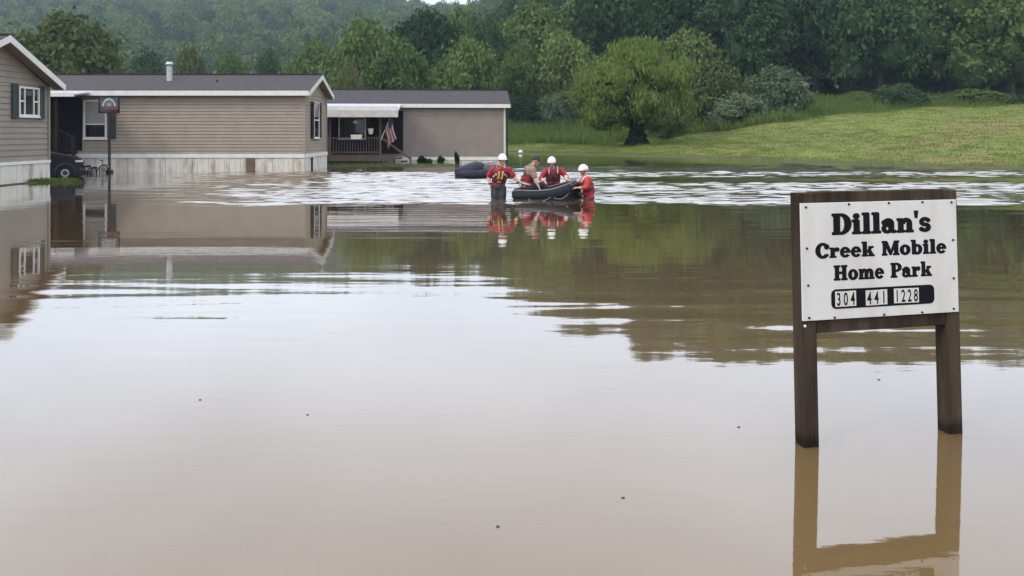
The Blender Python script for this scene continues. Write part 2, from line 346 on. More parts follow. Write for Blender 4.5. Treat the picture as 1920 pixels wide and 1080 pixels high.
# ------------------------------------------------------------------ the houses
def V(*a): return Vector(a)
def siding(wall, mt, org, along, out, L0, z0, z1, step, gable=None):
    """lap boards; gable=(half width, rise) adds the triangle above z1"""
    along = Vector(along); out = Vector(out); up = V(0, 0, 1)
    def board(a0, a1, b0, b1, za, zb):
        P = [org+along*a0+up*za+out*.030, org+along*a1+up*za+out*.030, org+along*b1+up*zb+out*.006, org+along*b0+up*zb+out*.006]
        Q = [p-out*.03 for p in P]
        mb = MB(); mb.hexa([Q[0], Q[1], P[1], P[0], Q[3], Q[2], P[2], P[3]]); mb.build('siding_board', mt, wall)
    z = z0
    while z < z1-.01:
        board(0, L0, 0, L0, z, min(z+step, z1)); z += step
    if gable:
        hw, rise = gable; k = hw/rise; z = z1
        while z < z1+rise-.06:
            zz = min(z+step, z1+rise-.03); i0 = (z-z1)*k; i1 = (zz-z1)*k
            board(i0, L0-i0, i1, L0-i1, z, zz); z += step
def window(par, org, along, out, wd, ht, mull=(), rails=(), pane='glass', blind=None, fr=.06):
    along, out = Vector(along), Vector(out); up = V(0, 0, 1)
    def slab(mb, a0, a1, z0, z1, o0, o1):
        q = [org+along*a+up*z+out*o_ for z in (z0, z1) for a, o_ in ((a0, o0), (a1, o0), (a1, o1), (a0, o1))]; mb.hexa(q)
    m = MB(); slab(m, -wd/2, -wd/2+fr, 0, ht, .01, .07); slab(m, wd/2-fr, wd/2, 0, ht, .01, .07); slab(m, -wd/2+fr, wd/2-fr, 0, fr, .01, .072); slab(m, -wd/2+fr, wd/2-fr, ht-fr, ht, .01, .072)
    f = m.build('window', M['white'], par)
    m = MB(); slab(m, -wd/2+fr, wd/2-fr, fr, ht-fr, .022, .032); m.build('pane', M[pane], f)
    for a in mull: m = MB(); slab(m, a-.025, a+.025, fr, ht-fr, .034, .062); m.build('mullion', M['white'], f)
    for a0, a1, z in rails: m = MB(); slab(m, a0, a1, z-.025, z+.025, .034, .058); m.build('sash_rail', M['white'], f)
    if blind: m = MB(); slab(m, -wd/2+fr, wd/2-fr, blind, ht-fr, .033, .038); m.build('blind', M['blind'], f)
    m = MB(); slab(m, -wd/2-.03, wd/2+.03, -.05, 0, .01, .09); m.build('sill', M['white'], f)
    return f
def shutter(par, org, along, out, wd, ht, mt):
    along, out = Vector(along), Vector(out); up = V(0, 0, 1); m = MB()
    def slab(a0, a1, z0, z1, o0, o1): m.hexa([org+along*a+up*z+out*o_ for z in (z0, z1) for a, o_ in ((a0, o0), (a1, o0), (a1, o1), (a0, o1))])
    slab(0, .05, 0, ht, .028, .06); slab(wd-.05, wd, 0, ht, .028, .06); slab(.05, wd-.05, 0, .06, .028, .058); slab(.05, wd-.05, ht-.06, ht, .028, .058)
    n = int((ht-.12)/.07)
    for i in range(n): slab(.05, wd-.05, .06+i*.07+.008, .06+(i+1)*.07, .028, .048)
    m.build('shutter', mt, par)
def house(loc, rz, Lh, D, zs0, zs1, ze, zr, sid, step, skirt_w, oh_e=.28, oh_r=.3, fas=.2, boards=('front', 'right'), access=None):
    """x to the right along the front (0..-Lh leftwards), y into the house, z from the water"""
    root = empty('mobile_home', loc, rz)
    wz1 = ze-.02
    m = MB(); m.box((-Lh, .03, -.85), (-.03, D, wz1)); wall = m.build('wall', sid, root)
    # gable core
    m = MB(); hw = D/2; rise = (zr-ze)*.97
    m.add([(-.05, .03, wz1), (-.05, D-.02, wz1), (-.05, hw, wz1+rise), (-.18, .03, wz1), (-.18, D-.02, wz1), (-.18, hw, wz1+rise)], [(0,1,2),(5,4,3),(0,3,4,1),(1,4,5,2),(2,5,3,0)])
    m.build('gable_wall', sid, root)
    if 'front' in boards: siding(wall, sid, V(-Lh, 0, 0), (1, 0, 0), (0, -1, 0), Lh-.06, zs1, wz1, step)
    if 'right' in boards: siding(wall, sid, V(-.03, .05, 0), (0, 1, 0), (1, 0, 0), D-.1, zs1, wz1, step, gable=(hw, rise))
    # corner posts
    for yy in (0, D-.06):
        m = MB(); m.box((-.07, yy-.03, zs1), (.03, yy+.07, wz1)); m.build('corner_trim', sid if yy or Lh > 15.5 else M['white'], root)
    # belt and skirting panels
    m = MB(); m.box((-Lh, -.05, zs0), (0, .028, zs1)); m.box((-.028, .03, zs0), (.05, D, zs1)); m.build('belt_trim', M['white'], root)
    sk = empty('skirting'); sk.parent = root
    x = 0; i = 0
    while x > -Lh+.1:
        m = MB(); m.box((x-skirt_w+.012, -.018-.005*(i % 2), -.8), (x, .026, zs0-.003)); m.box((x-skirt_w*.5-.012, -.034, -.8), (x-skirt_w*.5+.012, -.012, zs0-.004))
        m.build('skirt_panel', M['brown_panel'] if access is not None and i == access else M['skirt'], sk); x -= skirt_w; i += 1
    y = .04; i = 0
    while y < D-.1:
        m = MB(); m.box((-.026, y, -.8), (.018+.005*(i % 2), min(y+skirt_w-.012, D), zs0-.003)); m.build('skirt_panel', M['skirt'], sk); y += skirt_w; i += 1
    # roof: two slabs
    sl = (zr-ze)/(hw+oh_e); th = .09
    rf = empty('roof'); rf.parent = root
    m = MB(); e0 = -oh_e; 
    m.hexa([(-Lh-.3, e0, ze), (oh_r, e0, ze), (oh_r, hw, zr-.0), (-Lh-.3, hw, zr), (-Lh-.3, e0, ze+th), (oh_r, e0, ze+th), (oh_r, hw, zr+th), (-Lh-.3, hw, zr+th)]); m.build('roof_slope', M['roof'], rf)
    m = MB(); e1 = D+oh_e
    m.hexa([(-Lh-.3, hw, zr), (oh_r, hw, zr), (oh_r, e1, ze), (-Lh-.3, e1, ze), (-Lh-.3, hw, zr+th), (oh_r, hw, zr+th), (oh_r, e1, ze+th), (-Lh-.3, e1, ze+th)]); m.build('roof_slope', M['roof'], rf)
    m = MB(); m.bar((-Lh-.28, hw, zr+th+.005), (oh_r-.02, hw, zr+th+.005), .24, .04); m.build('ridge_cap', M['roof'], rf)
    # eave fascia, rake fascia, soffits
    m = MB(); m.box((-Lh-.3, e0-.025, ze-fas+.06), (oh_r-.03, e0-.003, ze+.07)); m.build('fascia', M['white'], root)
    m = MB(); m.box((-Lh-.3, e0, ze-fas+.09), (oh_r-.03, .03, ze-fas+.11)); m.build('soffit', M['white'], root)
    for s_ in (0, 1):
        m = MB(); ya = e0 if s_ == 0 else e1; fz = .15
        m.hexa([(oh_r-.025, ya, ze-fz), (oh_r+.005, ya, ze-fz), (oh_r+.005, hw, zr-fz), (oh_r-.025, hw, zr-fz), (oh_r-.025, ya, ze+th-.02), (oh_r+.005, ya, ze+th-.02), (oh_r+.005, hw, zr+th-.02), (oh_r-.025, hw, zr+th-.02)])
        m.build('rake_board', M['white'], root)
        m = MB(); m.hexa([(.0, ya, ze-.11), (oh_r-.03, ya, ze-.11), (oh_r-.03, hw, zr-.11), (0, hw, zr-.11), (.0, ya, ze-.09), (oh_r-.03, ya, ze-.09), (oh_r-.03, hw, zr-.09), (0, hw, zr-.09)])
        m.build('rake_soffit', sid, root)
    return root

# nearest home, only its gable end in view
h1 = house((-16.25, 22.4, 0), 0, 8.0, 5.7, .62, .72, 3.30, 4.68, M['grey_tan'], .19, .42, oh_r=.42, fas=.2, boards=('right',))
tag(h1, 'greige mobile home gable end with green-shuttered window, cut off by the left edge', 'house')
window(h1, V(.0, 4.45, 2.22), (0, 1, 0), (1, 0, 0), 1.12, .98, mull=(-.25, .25), rails=((-.5, -.25, .5), (.25, .5, .5)))
shutter(h1, V(0, 3.56, 2.14), (0, 1, 0), (1, 0, 0), .30, 1.14, M['green_shutter'])
shutter(h1, V(0, 5.03, 2.14), (0, 1, 0), (1, 0, 0), .30, 1.14, M['green_shutter'])

# middle home
h2 = house((-8.92, 34.4, 0), 0, 16.0, 4.1, .60, .76, 3.40, 4.25, M['tan'], .142, .46, access=None)
tag(h2, 'tan mobile home with long blank siding wall, dark roof and white vent pipe', 'house')
window(h2, V(-8.98, 0, 1.42), (1, 0, 0), (0, -1, 0), 1.0, 1.66, rails=((-.45, .45, .62),), blind=.62, fr=.075)
shutter(h2, V(-8.42, 0, 1.42), (1, 0, 0), (0, -1, 0), .32, 1.5, M['green_shutter'])
window(h2, V(0, 1.95, 1.45), (0, 1, 0), (1, 0, 0), .95, 1.6, rails=((-.45, .45, .8),), fr=.035)
shutter(h2, V(0, 1.05, 1.42), (0, 1, 0), (1, 0, 0), .36, 1.64, M['dark']); shutter(h2, V(0, 2.47, 1.42), (0, 1, 0), (1, 0, 0), .36, 1.64, M['dark'])
m = MB(); m.box((-2.5, -.045, -.5), (-2.12, -.02, .59)); m.build('access_panel', M['brown_panel'], h2)
m = MB(); m.box((.024, 1.0, -.4), (.03, 1.35, .58)); m.build('skirt_gap', M['dark'], h2)
m = MB(); zc = 3.72; m.tube([(-6.3, 1.15, zc-.1), (-6.3, 1.15, zc+.05), (-6.3, 1.15, zc+.9)], [.17, .12, .12], 14); m.tube([(-6.3, 1.15, zc+.93), (-6.3, 1.15, zc+1.0), (-6.3, 1.15, zc+1.1)], [.12, .17, .12], 14); m.tube([(-6.3, 1.15, zc+.9), (-6.3, 1.15, zc+.94)], .06, 8)
m.build('vent_pipe', M['galv'], h2, smooth=False)
m = MB(); m.tube([(-4.1, .95, 3.6), (-4.1, .95, 4.0)], .05, 10); m.build('plumbing_stack', M['blackm'], h2)
# entry porch of the middle home
p = empty('entry_porch'); p.parent = h2
m = MB(); m.box((-13.5, -1.75, .78), (-9.75, -.06, .9)); m.build('deck', M['dwood'], p)
m = MB(); m.box((-13.5, -.058, .92), (-9.55, -.032, 3.2)); m.build('shade_backing', M['dark'], p)  # dark sheet standing in for the shade under the awning
m = MB(); m.box((-11.3, -.09, .95), (-10.45, -.062, 2.95)); m.build('door', M['dwood'], p)
m = MB(); m.hexa([(-13.5, -2.0, 3.16), (-8.75, -2.0, 3.20), (-9.1, -.33, 3.36), (-13.5, -.33, 3.36), (-13.5, -2.0, 3.22), (-8.75, -2.0, 3.26), (-9.1, -.33, 3.42), (-13.5, -.33, 3.42)]); m.build('awning', M['palelid'], p)
m = MB(); m.box((-13.5, -2.03, 3.14), (-8.8, -2.004, 3.3)); m.build('awning_edge', M['white'], p)
for i in range(4):
    m = MB(); m.box((-9.74+i*.27, -1.7, .62-i*.2), (-9.45+i*.27, -.5, .69-i*.2)); m.build('step', M['dwood'], p)
for xx, zt in ((-10.25, 2.1), (-8.98, 1.55)):
    m = MB(); m.box((xx-.05, -1.8, -.6), (xx+.05, -1.7, zt)); m.build('rail_post', M['dwood'], p)
m = MB(); m.bar((-10.3, -1.75, 2.07), (-8.95, -1.75, 1.48), .07, .06); m.bar((-13.4, -1.75, 2.05), (-10.3, -1.75, 2.05), .07, .06); m.build('handrail', M['dwood'], p)
for i in range(9):
    xx = -10.15+i*.13; zt = 2.03-(xx+10.25)*.43
    m = MB(); m.box((xx-.018, -1.765, zt-.85), (xx+.018, -1.735, zt)); m.build('baluster', M['dwood'], p)
for i in range(18):
    xx = -13.3+i*.17
    m = MB(); m.box((xx-.018, -1.765, .92), (xx+.018, -1.735, 2.03)); m.build('baluster', M['dwood'], p)
for xx in (-13.0, -9.62):
    m = MB(); m.box((xx-.05, -1.9, -.6), (xx+.05, -1.8, 3.17)); m.build('awning_post', M['dwood'], p)
m = MB(); m.box((-10.75, -1.82, 1.15), (-10.62, -1.78, 1.95)); m.build('pale_rag', M['palelid'], p)

# far home with the covered deck
h3 = house((-.4, 45.2, 0), R(5), 15.0, 4.2, .14, .32, 3.22, 4.12, M['tan_b'], .142, .46, oh_r=.3)
tag(h3, 'taupe mobile home with covered wooden deck behind the rescuers', 'house')
m = MB(); m.tube([(.12, -.12, 0), (.12, -.12, 3.0), (.1, -.25, 3.15)], .05, 8); m.build('downspout', M['blackm'], h3)
p = empty('covered_deck'); p.parent = h3
X0, X1, DY = -11.6, -6.0, -2.9
for i in range(20):
    m = MB(); m.box((X0+i*.28, DY, .46), (X0+i*.28+.268, -.07, .5)); m.build('deck_plank', M['wood'], p)
m = MB(); m.box((X0, DY-.04, .2), (X1, DY-.005, .46)); m.build('deck_skirt', M['wood'], p)
for xx in (X0+.1, -9.35, X1-.75, X1-.05):
    m = MB(); m.box((xx-.06, DY+.02, -.6), (xx+.06, DY+.14, .45)); m.build('deck_leg', M['wood'], p)
for xx in (X0+.1, -9.35, X1-.75):
    m = MB(); m.box((xx-.055, DY+.03, .5), (xx+.055, DY+.14, 2.66)); m.build('roof_post', M['wood'], p)
m = MB(); m.hexa([(X0-.1, DY-.3, 2.78), (X1+.2, DY-.3, 2.78), (X1+.2, -.31, 3.2), (X0-.1, -.31, 3.2), (X0-.1, DY-.3, 2.84), (X1+.2, DY-.3, 2.84), (X1+.2, -.31, 3.26), (X0-.1, -.31, 3.26)]); m.build('deck_roof', M['palelid'], p)
m = MB(); m.box((X0-.12, DY-.36, 2.84), (X1+.22, DY-.305, 3.06)); m.build('roof_fascia', M['white'], p)
for i in range(29):
    xa = X0-.1+i*.2035
    m = MB(); m.hexa([(xa, DY-.52, 2.47), (xa+.2025, DY-.52, 2.47), (xa+.2025, DY-.36, 2.82), (xa, DY-.36, 2.82), (xa, DY-.535, 2.49), (xa+.2025, DY-.535, 2.49), (xa+.2025, DY-.375, 2.84), (xa, DY-.375, 2.84)]); m.build('awning_slat', M['awning'], p)
m = MB(); m.box((X0, -.062, .52), (X1+.3, -.04, 2.9)); m.build('shade_backing', M['dark'], p)  # wall painted near black in place of the shade beneath the deck roof
window(h3, V(-8.5, -.05, 1.35), (1, 0, 0), (0, -1, 0), 1.5, 1.2, fr=.06)
m = MB(); m.box((-7.2, -.1, .52), (-6.4, -.066, 2.5)); m.build('door', M['dwood'], p)
m = MB(); m.bar((X0+.1, DY+.08, 1.42), (X1-.75, DY+.08, 1.42), .08, .06); m.bar((X0+.1, DY+.08, .66), (X1-.75, DY+.08, .66), .06, .06); m.build('handrail', M['wood'], p)
for i in range(34):
    xx = X0+.2+i*.14
    m = MB(); m.box((xx-.018, DY+.065, .69), (xx+.018, DY+.095, 1.39)); m.build('baluster', M['wood'], p)
m = MB(); m.bar((X1-.7, DY+.08, 1.42), (X1+.85, DY-.1, .30), .10, .10); m.bar((X1+.82, DY-.1, -.4), (X1+.82, DY-.1, .45), .09, .09); m.build('stair_rail', M['wood'], p)
for i in range(3):
    m = MB(); m.box((X1+.02+i*.28, DY+.1, .3-i*.17), (X1+.34+i*.28, DY+1.2, .36-i*.17)); m.build('step', M['wood'], p)
h3m = Matrix.Translation((-.4, 45.2, 0)) @ Matrix.Rotation(R(5), 4, 'Z')
def H3(x, y, z): return h3m @ Vector((x, y, z))
# ------------------------------------------------------------------ trees and shrubs
def quads_mesh(name, C, U, Wd, tint):
    """leaf diamonds: centre C, half-axes U (long) and Wd (short)"""
    n = len(C); co = np.empty((n, 4, 3), np.float32)
    co[:, 0] = C-U; co[:, 1] = C+Wd; co[:, 2] = C+U; co[:, 3] = C-Wd
    me = bpy.data.meshes.new(name); me.vertices.add(n*4); me.vertices.foreach_set('co', co.ravel())
    me.loops.add(n*4); me.loops.foreach_set('vertex_index', np.arange(n*4, dtype=np.int32))
    me.polygons.add(n); me.polygons.foreach_set('loop_start', np.arange(0, n*4, 4, dtype=np.int32)); me.update()
    a = me.attributes.new('tint', 'FLOAT', 'POINT'); a.data.foreach_set('value', np.repeat(tint, 4).astype(np.float32))
    return me
def unit(v): return v/np.maximum(np.linalg.norm(v, axis=-1, keepdims=True), 1e-9)
def crown_mesh(name, seed, rx, rz, nlobe, nclump, nleaf, size, droop=0., base=.25, ry=None, clump=.085, dome=1., core=(190, .19)):
    """crown centred on x=y=0 from z=0 (bottom) to z=rz; unit lobes in an egg envelope, each lobe set with leaf clumps"""
    r = np.random.default_rng(seed); ry = ry or rx; Cs, Us, Ws, Ts = [], [], [], []
    lobes = []
    for i in range(nlobe):
        u = (i+.5)/nlobe; zz = base*.6+u*(1-base*.9); prof = math.sqrt(max(.05, 1-((zz-.42)/.6)**2))**dome
        a = i*2.4+r.random()*.9; d = prof*(.35+.4*r.random())*(1 if u < .85 else .3)
        lobes.append((math.cos(a)*d*rx, math.sin(a)*d*ry, zz*rz*.86, (.27+.20*r.random())))
    lobes.append((0, 0, rz*.5, .55))
    for (lx, ly, lz, lr) in lobes:
        k = max(4, int(nclump*(lr/.4)**2)); dd = unit(r.normal(size=(k, 3))); dd[:, 2] = np.where(dd[:, 2] < -.35, -dd[:, 2], dd[:, 2])
        cc = np.array([lx, ly, lz])+dd*np.array([rx*lr, ry*lr, rz*lr*.62])*(.84+.22*r.random((k, 1)))
        ct = r.random(k)*.55
        for j in range(k):
            m_ = nleaf; p = r.normal(size=(m_, 3))*np.array([rx*clump, ry*clump, rx*clump*.62]); 
            if droop: p[:, 2] -= np.abs(r.normal(size=m_))*droop*rx
            Cs.append(cc[j]+p); nrm = unit(dd[j]*.6+r.normal(size=(m_, 3))*.75+np.array([0, 0, .5]))
            ax = unit(np.cross(nrm, r.normal(size=(m_, 3)))); 
            if droop: ax = unit(ax*.5+np.array([0, 0, -1.])); 
            bx_ = unit(np.cross(nrm, ax)); s = size*(.6+.8*r.random((m_, 1)))
            Us.append(ax*s*(1.2 if not droop else 1.9)); Ws.append(bx_*s*(.7 if not droop else .5)); Ts.append(np.clip(ct[j]+.45*r.random(m_), 0, 1))
    # added leaf core in each lobe: blocks light to deepen contrast, tinted darker
    for (lx, ly, lz, lr) in lobes:
        m_ = core[0]; dd = unit(r.normal(size=(m_, 3))); nrm = unit(dd+r.normal(size=(m_, 3))*.3); ax = unit(np.cross(nrm, r.normal(size=(m_, 3)))); bx_ = unit(np.cross(nrm, ax)); s = rx*lr*core[1]
        Cs.append(np.array([lx, ly, lz])+dd*np.array([rx*lr, ry*lr, rz*lr*.62])*.62); Us.append(ax*s); Ws.append(bx_*s); Ts.append(r.random(m_)*.5)
    return quads_mesh(name, np.concatenate(Cs), np.concatenate(Us), np.concatenate(Ws), np.concatenate(Ts))
def trunk_mesh(name, seed, h, r0, spread, nl=6):
    r = random.Random(seed); m = MB(); pts = [(0, 0, -.5), (0, 0, h*.1), (.04*h*r.uniform(-1, 1), .03*h*r.uniform(-1, 1), h*.45), (.05*h*r.uniform(-1, 1), .05*h*r.uniform(-1, 1), h*.85)]
    m.tube(pts, [r0*1.35, r0, r0*.7, r0*.2], 9)
    for i in range(nl):
        a = i*2.4+r.random(); z0 = h*(.25+.45*i/nl); s = spread*(.5+.4*r.random()); q = Vector((math.cos(a), math.sin(a), 0))
        m.tube([Vector((0, 0, z0)), Vector((0, 0, z0))+q*s*.45+Vector((0, 0, h*.12)), Vector((0, 0, z0))+q*s+Vector((0, 0, h*.22))], [r0*.42, r0*.27, r0*.08], 6)
    return m.mesh(name, True)
CR = {}
CRSPEC = [('a', 11, 1, 1.5, 14, 34, 17, .034), ('b', 12, 1, 1.25, 12, 36, 17, .034), ('c', 13, 1, 1.8, 16, 32, 17, .034), ('d', 14, 1, 1.15, 10, 38, 17, .036)]
for k, sd_, rx, rz, nl, nc, nf, sz in CRSPEC: CR[k] = (sd_, rx, rz, nl, nc, nf, sz)
_cm = {}
def crown_of(kind, lm):
    if (kind, lm) not in _cm:
        sd_, rx, rz, nl, nc, nf, sz = CR[kind]; me = crown_mesh('crown_'+kind, sd_, rx, rz, nl, nc, nf, sz); me.materials.append(M[lm])
        co = np.empty(len(me.vertices)*3, np.float32); me.vertices.foreach_get('co', co); co = co.reshape(-1, 3)
        _cm[(kind, lm)] = (me, float(np.percentile(co[:, 2], 99.3)), float(np.percentile(np.hypot(co[:, 0], co[:, 1]), 96)))
    return _cm[(kind, lm)]
_tm = [trunk_mesh('trunk', 5+i, 1, .045, .33) for i in range(3)]
for me in _tm: me.materials.append(M['bark'])
def tree(x, ytop, wpx, Y, kind, lm, label, name='broadleaf_tree', frac=.86, group=None, cat='tree', zb=None, rz=None):
    """x, ytop: pixel of the crown top; wpx crown width in pixels"""
    X = (x-CX)/F*Y; z0 = float(terrain(X, Y)) if zb is None else zb; zt = H-(ytop-HOR)/F*Y; h = zt-z0; wd = wpx/F*Y/2
    e = empty(name, (X, Y, z0), random.random()*6.28 if rz is None else rz); tag(e, label, cat, group)
    me, cz, cr = crown_of(kind, lm); c = link('crown', me, None, e); k = wd/cr; c.scale = (k, k, h*frac/cz/1.0); c.location = (0, 0, h*(1-frac)); c.rotation_euler = (0, 0, random.random()*6)
    t_ = link('trunk', _tm[random.randrange(3)], None, e); t_.scale = (max(h*.8, wd), max(h*.8, wd), h*.8)
    return e
# willow standing at the water's edge
wx, wy = px(1195, 285, 70).x, 70.
e = empty('willow_tree', (wx, wy, float(terrain(wx, wy)))); tag(e, 'big round olive-green willow with ivy-covered trunk at the water edge', 'tree')
me = crown_mesh('willow_crown', 41, 5.5, 8.1, 26, 46, 24, .105, droop=.06, base=.08, clump=.055, core=(700, .075)); me.materials.append(M['leaf_willow'])
c = link('crown', me, None, e); c.location = (0, 0, 1.7); c.scale = (.98, .98, .93)
me = trunk_mesh('willow_trunk', 3, 8, .34, 4.2, 9); me.materials.append(M['bark']); link('trunk', me, None, e)
def ivy_mesh(seed):
    r = np.random.default_rng(seed); n = 5000; z = r.random(n)**1.5*3.4; a = r.random(n)*6.283; rad = (.95*np.exp(-z/.8)+.42+.12*np.sin(a*3))*(.5+.55*r.random(n))
    C = np.stack([np.cos(a)*rad, np.sin(a)*rad, z-.1], -1); nr = unit(np.stack([np.cos(a), np.sin(a), .4+0*a], -1)+r.normal(size=(n, 3))*.5); u = unit(np.cross(nr, r.normal(size=(n, 3)))); v = unit(np.cross(nr, u))
    s = .12*(.6+.8*r.random((n, 1))); return quads_mesh('ivy', C, u*s, v*s*.8, r.random(n))
me = ivy_mesh(4); me.materials.append(M['leaf_ivy']); link('ivy', me, None, e)
T = tree
T(140, 36, 215, 84, 'b', 'leaf_olive', 'yellow-green tree rising right behind the nearest gable roof', zb=0)
T(40, 75, 120, 88, 'a', 'leaf_mid', 'green tree showing between the nearest gable peak and the yellow-green tree', zb=0)
T(355, 92, 75, 112, 'd', 'leaf_olive', 'small yellowish tree just right of the white vent pipe', zb=0)
T(275, 100, 85, 125, 'a', 'leaf_dark', 'dark tree just left of the white vent pipe above the tan home', zb=0)
T(430, 104, 80, 125, 'b', 'leaf_mid', 'middle-green tree above the centre of the tan home roof', zb=0)
T(508, 98, 75, 130, 'c', 'leaf_dark', 'dark tree left of the gable peak above the tan home roof', zb=0)
T(592, 84, 130, 120, 'd', 'leaf_mid', 'broad mid-green tree directly above the tan home gable peak', zb=0)
T(688, 44, 150, 112, 'd', 'leaf_mid', 'tall light green tree above the covered deck roof', zb=0)
T(796, 26, 150, 116, 'b', 'leaf_dark', 'tall dark tree behind the two round trees over the far roof')
T(748, 78, 124, 96, 'd', 'leaf_mid', 'round green tree above the middle of the far roof, left of a similar one')
T(876, 78, 116, 96, 'd', 'leaf_mid', 'rounded green tree above the right end of the far roof')
T(918, 34, 96, 108, 'c', 'leaf_dark', 'dark tall tree just right of the sky gap, behind the rounded tree')
T(655, 120, 60, 92, 'd', 'leaf_olive', 'low pale green tree above the left end of the covered deck roof', zb=0)
T(978, 84, 84, 103, 'a', 'leaf_mid', 'upright green tree just beyond the far home right end')
T(1052, 66, 120, 102, 'b', 'leaf_mid', 'full round green tree directly left of the willow')
T(1010, 10, 160, 112, 'b', 'leaf_mid', 'tall green hillside tree rising above the two trees left of the willow')
T(1130, -40, 190, 116, 'b', 'leaf_dark', 'tall dark hillside tree behind the willow left shoulder')
T(1270, -60, 180, 108, 'a', 'leaf_dark', 'very dark tall tree behind the willow right shoulder')
T(1400, -70, 180, 104, 'c', 'leaf_dark', 'dark tall tree behind the olive bush right of the willow')
T(1530, -60, 170, 106, 'a', 'leaf_dark', 'dark tall tree behind the pale blossoming bush')
T(1650, -30, 180, 101, 'b', 'leaf_dark', 'broad tree with drooping front boughs at the forest edge above the sign left post')
T(1780, -50, 190, 104, 'c', 'leaf_mid', 'tall green tree at the forest edge above the sign right post')
T(1895, -30, 170, 100, 'a', 'leaf_mid', 'tall tree at the forest edge cut off by the right border')
# shrubs: crown meshes sunk to the ground
def shrub(x, ytop, wpx, Y, kind, lm, label, zb=None):
    o = tree(x, ytop, wpx, Y, kind, lm, label, 'shrub', .98, None, 'shrub', zb)
    for ch in o.children:
        if ch.name.startswith('trunk'): ch.name = 'stem'; ch.scale = (ch.scale[0]*.6, ch.scale[1]*.6, ch.scale[2]*.6)
    return o
B = shrub
B(1342, 116, 120, 82, 'd', 'leaf_olive', 'tall olive-green bush right beside the willow')
o = B(1462, 128, 130, 84, 'b', 'leaf_grey', 'grey-green bush with pale blossoms on its top right')
me = crown_mesh('blossoms', 61, 1, .9, 5, 7, 5, .05, clump=.10); me.materials.append(M['blossom']); bl = link('blossom', me, None, o); bl.scale = (1.5, 1.5, 1.6); bl.location = Vector(px(1490, 150, 83.0))-o.location-Vector((0, 0, 1.2)); o.rotation_euler = (0, 0, 0)
B(1385, 178, 110, 78, 'd', 'leaf_grey', 'lower grey-green bush between the olive bush and the mown slope')
B(1075, 152, 80, 100, 'b', 'leaf_mid', 'green bush tucked under the left side of the willow')
B(1040, 178, 66, 98, 'd', 'leaf_grey', 'pale rounded bush left of the willow above the weeds')
B(985, 182, 60, 99, 'd', 'leaf_dark', 'dark low bush between the far home and the pale bush')
B(1690, 158, 90, 94, 'd', 'leaf_dark', 'dark round bush at the forest edge above the mown slope')
B(1610, 172, 70, 95, 'b', 'leaf_mid', 'small bush left of the round one at the forest edge')
B(1908, 184, 60, 84, 'd', 'leaf_dark', 'small dark bush on the grass by the right border')
B(1820, 168, 110, 96, 'a', 'leaf_mid', 'green undergrowth bush at the forest edge right of the sign')
B(1250, 200, 70, 80, 'b', 'leaf_mid', 'bush filling in behind the willow trunk on its right')
B(1135, 195, 60, 97, 'd', 'leaf_mid', 'bush filling in behind the willow trunk on its left')

# ------------------------------------------------------------------ far woods, grass: uncountable masses
def scatter(name, label, pts, scl, sources, kind_label='stuff', tilt=.1, zs=1.):
    me = bpy.data.meshes.new(name); me.vertices.add(len(pts)); me.vertices.foreach_set('co', np.asarray(pts, np.float32).ravel()); me.update()
    a = me.attributes.new('scl', 'FLOAT_VECTOR', 'POINT'); sv = np.stack([scl, scl, scl*zs], -1) if np.ndim(scl) == 1 else scl
    a.data.foreach_set('vector', np.asarray(sv, np.float32).ravel())
    o = link(name, me); tag(o, label, kind=kind_label)
    cl = bpy.data.collections.new(name+'_sources')
    for i, s_ in enumerate(sources):
        so = bpy.data.objects.new(name+'_piece', s_); cl.objects.link(so)
    g = bpy.data.node_groups.new(name, 'GeometryNodeTree'); g.interface.new_socket('Geometry', in_out='INPUT', socket_type='NodeSocketGeometry'); g.interface.new_socket('Geometry', in_out='OUTPUT', socket_type='NodeSocketGeometry')
    N = g.nodes.new; gi = N('NodeGroupInput'); go = N('NodeGroupOutput'); ip = N('GeometryNodeInstanceOnPoints'); ci = N('GeometryNodeCollectionInfo')
    ci.inputs['Collection'].default_value = cl; ci.inputs['Separate Children'].default_value = True; ci.inputs['Reset Children'].default_value = True
    rv = N('FunctionNodeRandomValue'); rv.data_type = 'FLOAT_VECTOR'; rv.inputs[0].default_value = (-tilt, -tilt, 0); rv.inputs[1].default_value = (tilt, tilt, 6.283)
    ri = N('FunctionNodeRandomValue'); ri.data_type = 'INT'; ri.inputs[4].default_value = 0; ri.inputs[5].default_value = len(sources)-1; ri.inputs['Seed'].default_value = 4
    na = N('GeometryNodeInputNamedAttribute'); na.data_type = 'FLOAT_VECTOR'; na.inputs['Name'].default_value = 'scl'
    k = g.links.new
    k(gi.outputs[0], ip.inputs['Points']); k(ci.outputs[0], ip.inputs['Instance']); ip.inputs['Pick Instance'].default_value = True
    k(ri.outputs[2], ip.inputs['Instance Index']); k(rv.outputs[0], ip.inputs['Rotation']); k(na.outputs[0], ip.inputs['Scale']); k(ip.outputs[0], go.inputs[0])
    md = o.modifiers.new('scatter', 'NODES'); md.node_group = g; return o
r = np.random.default_rng(20)
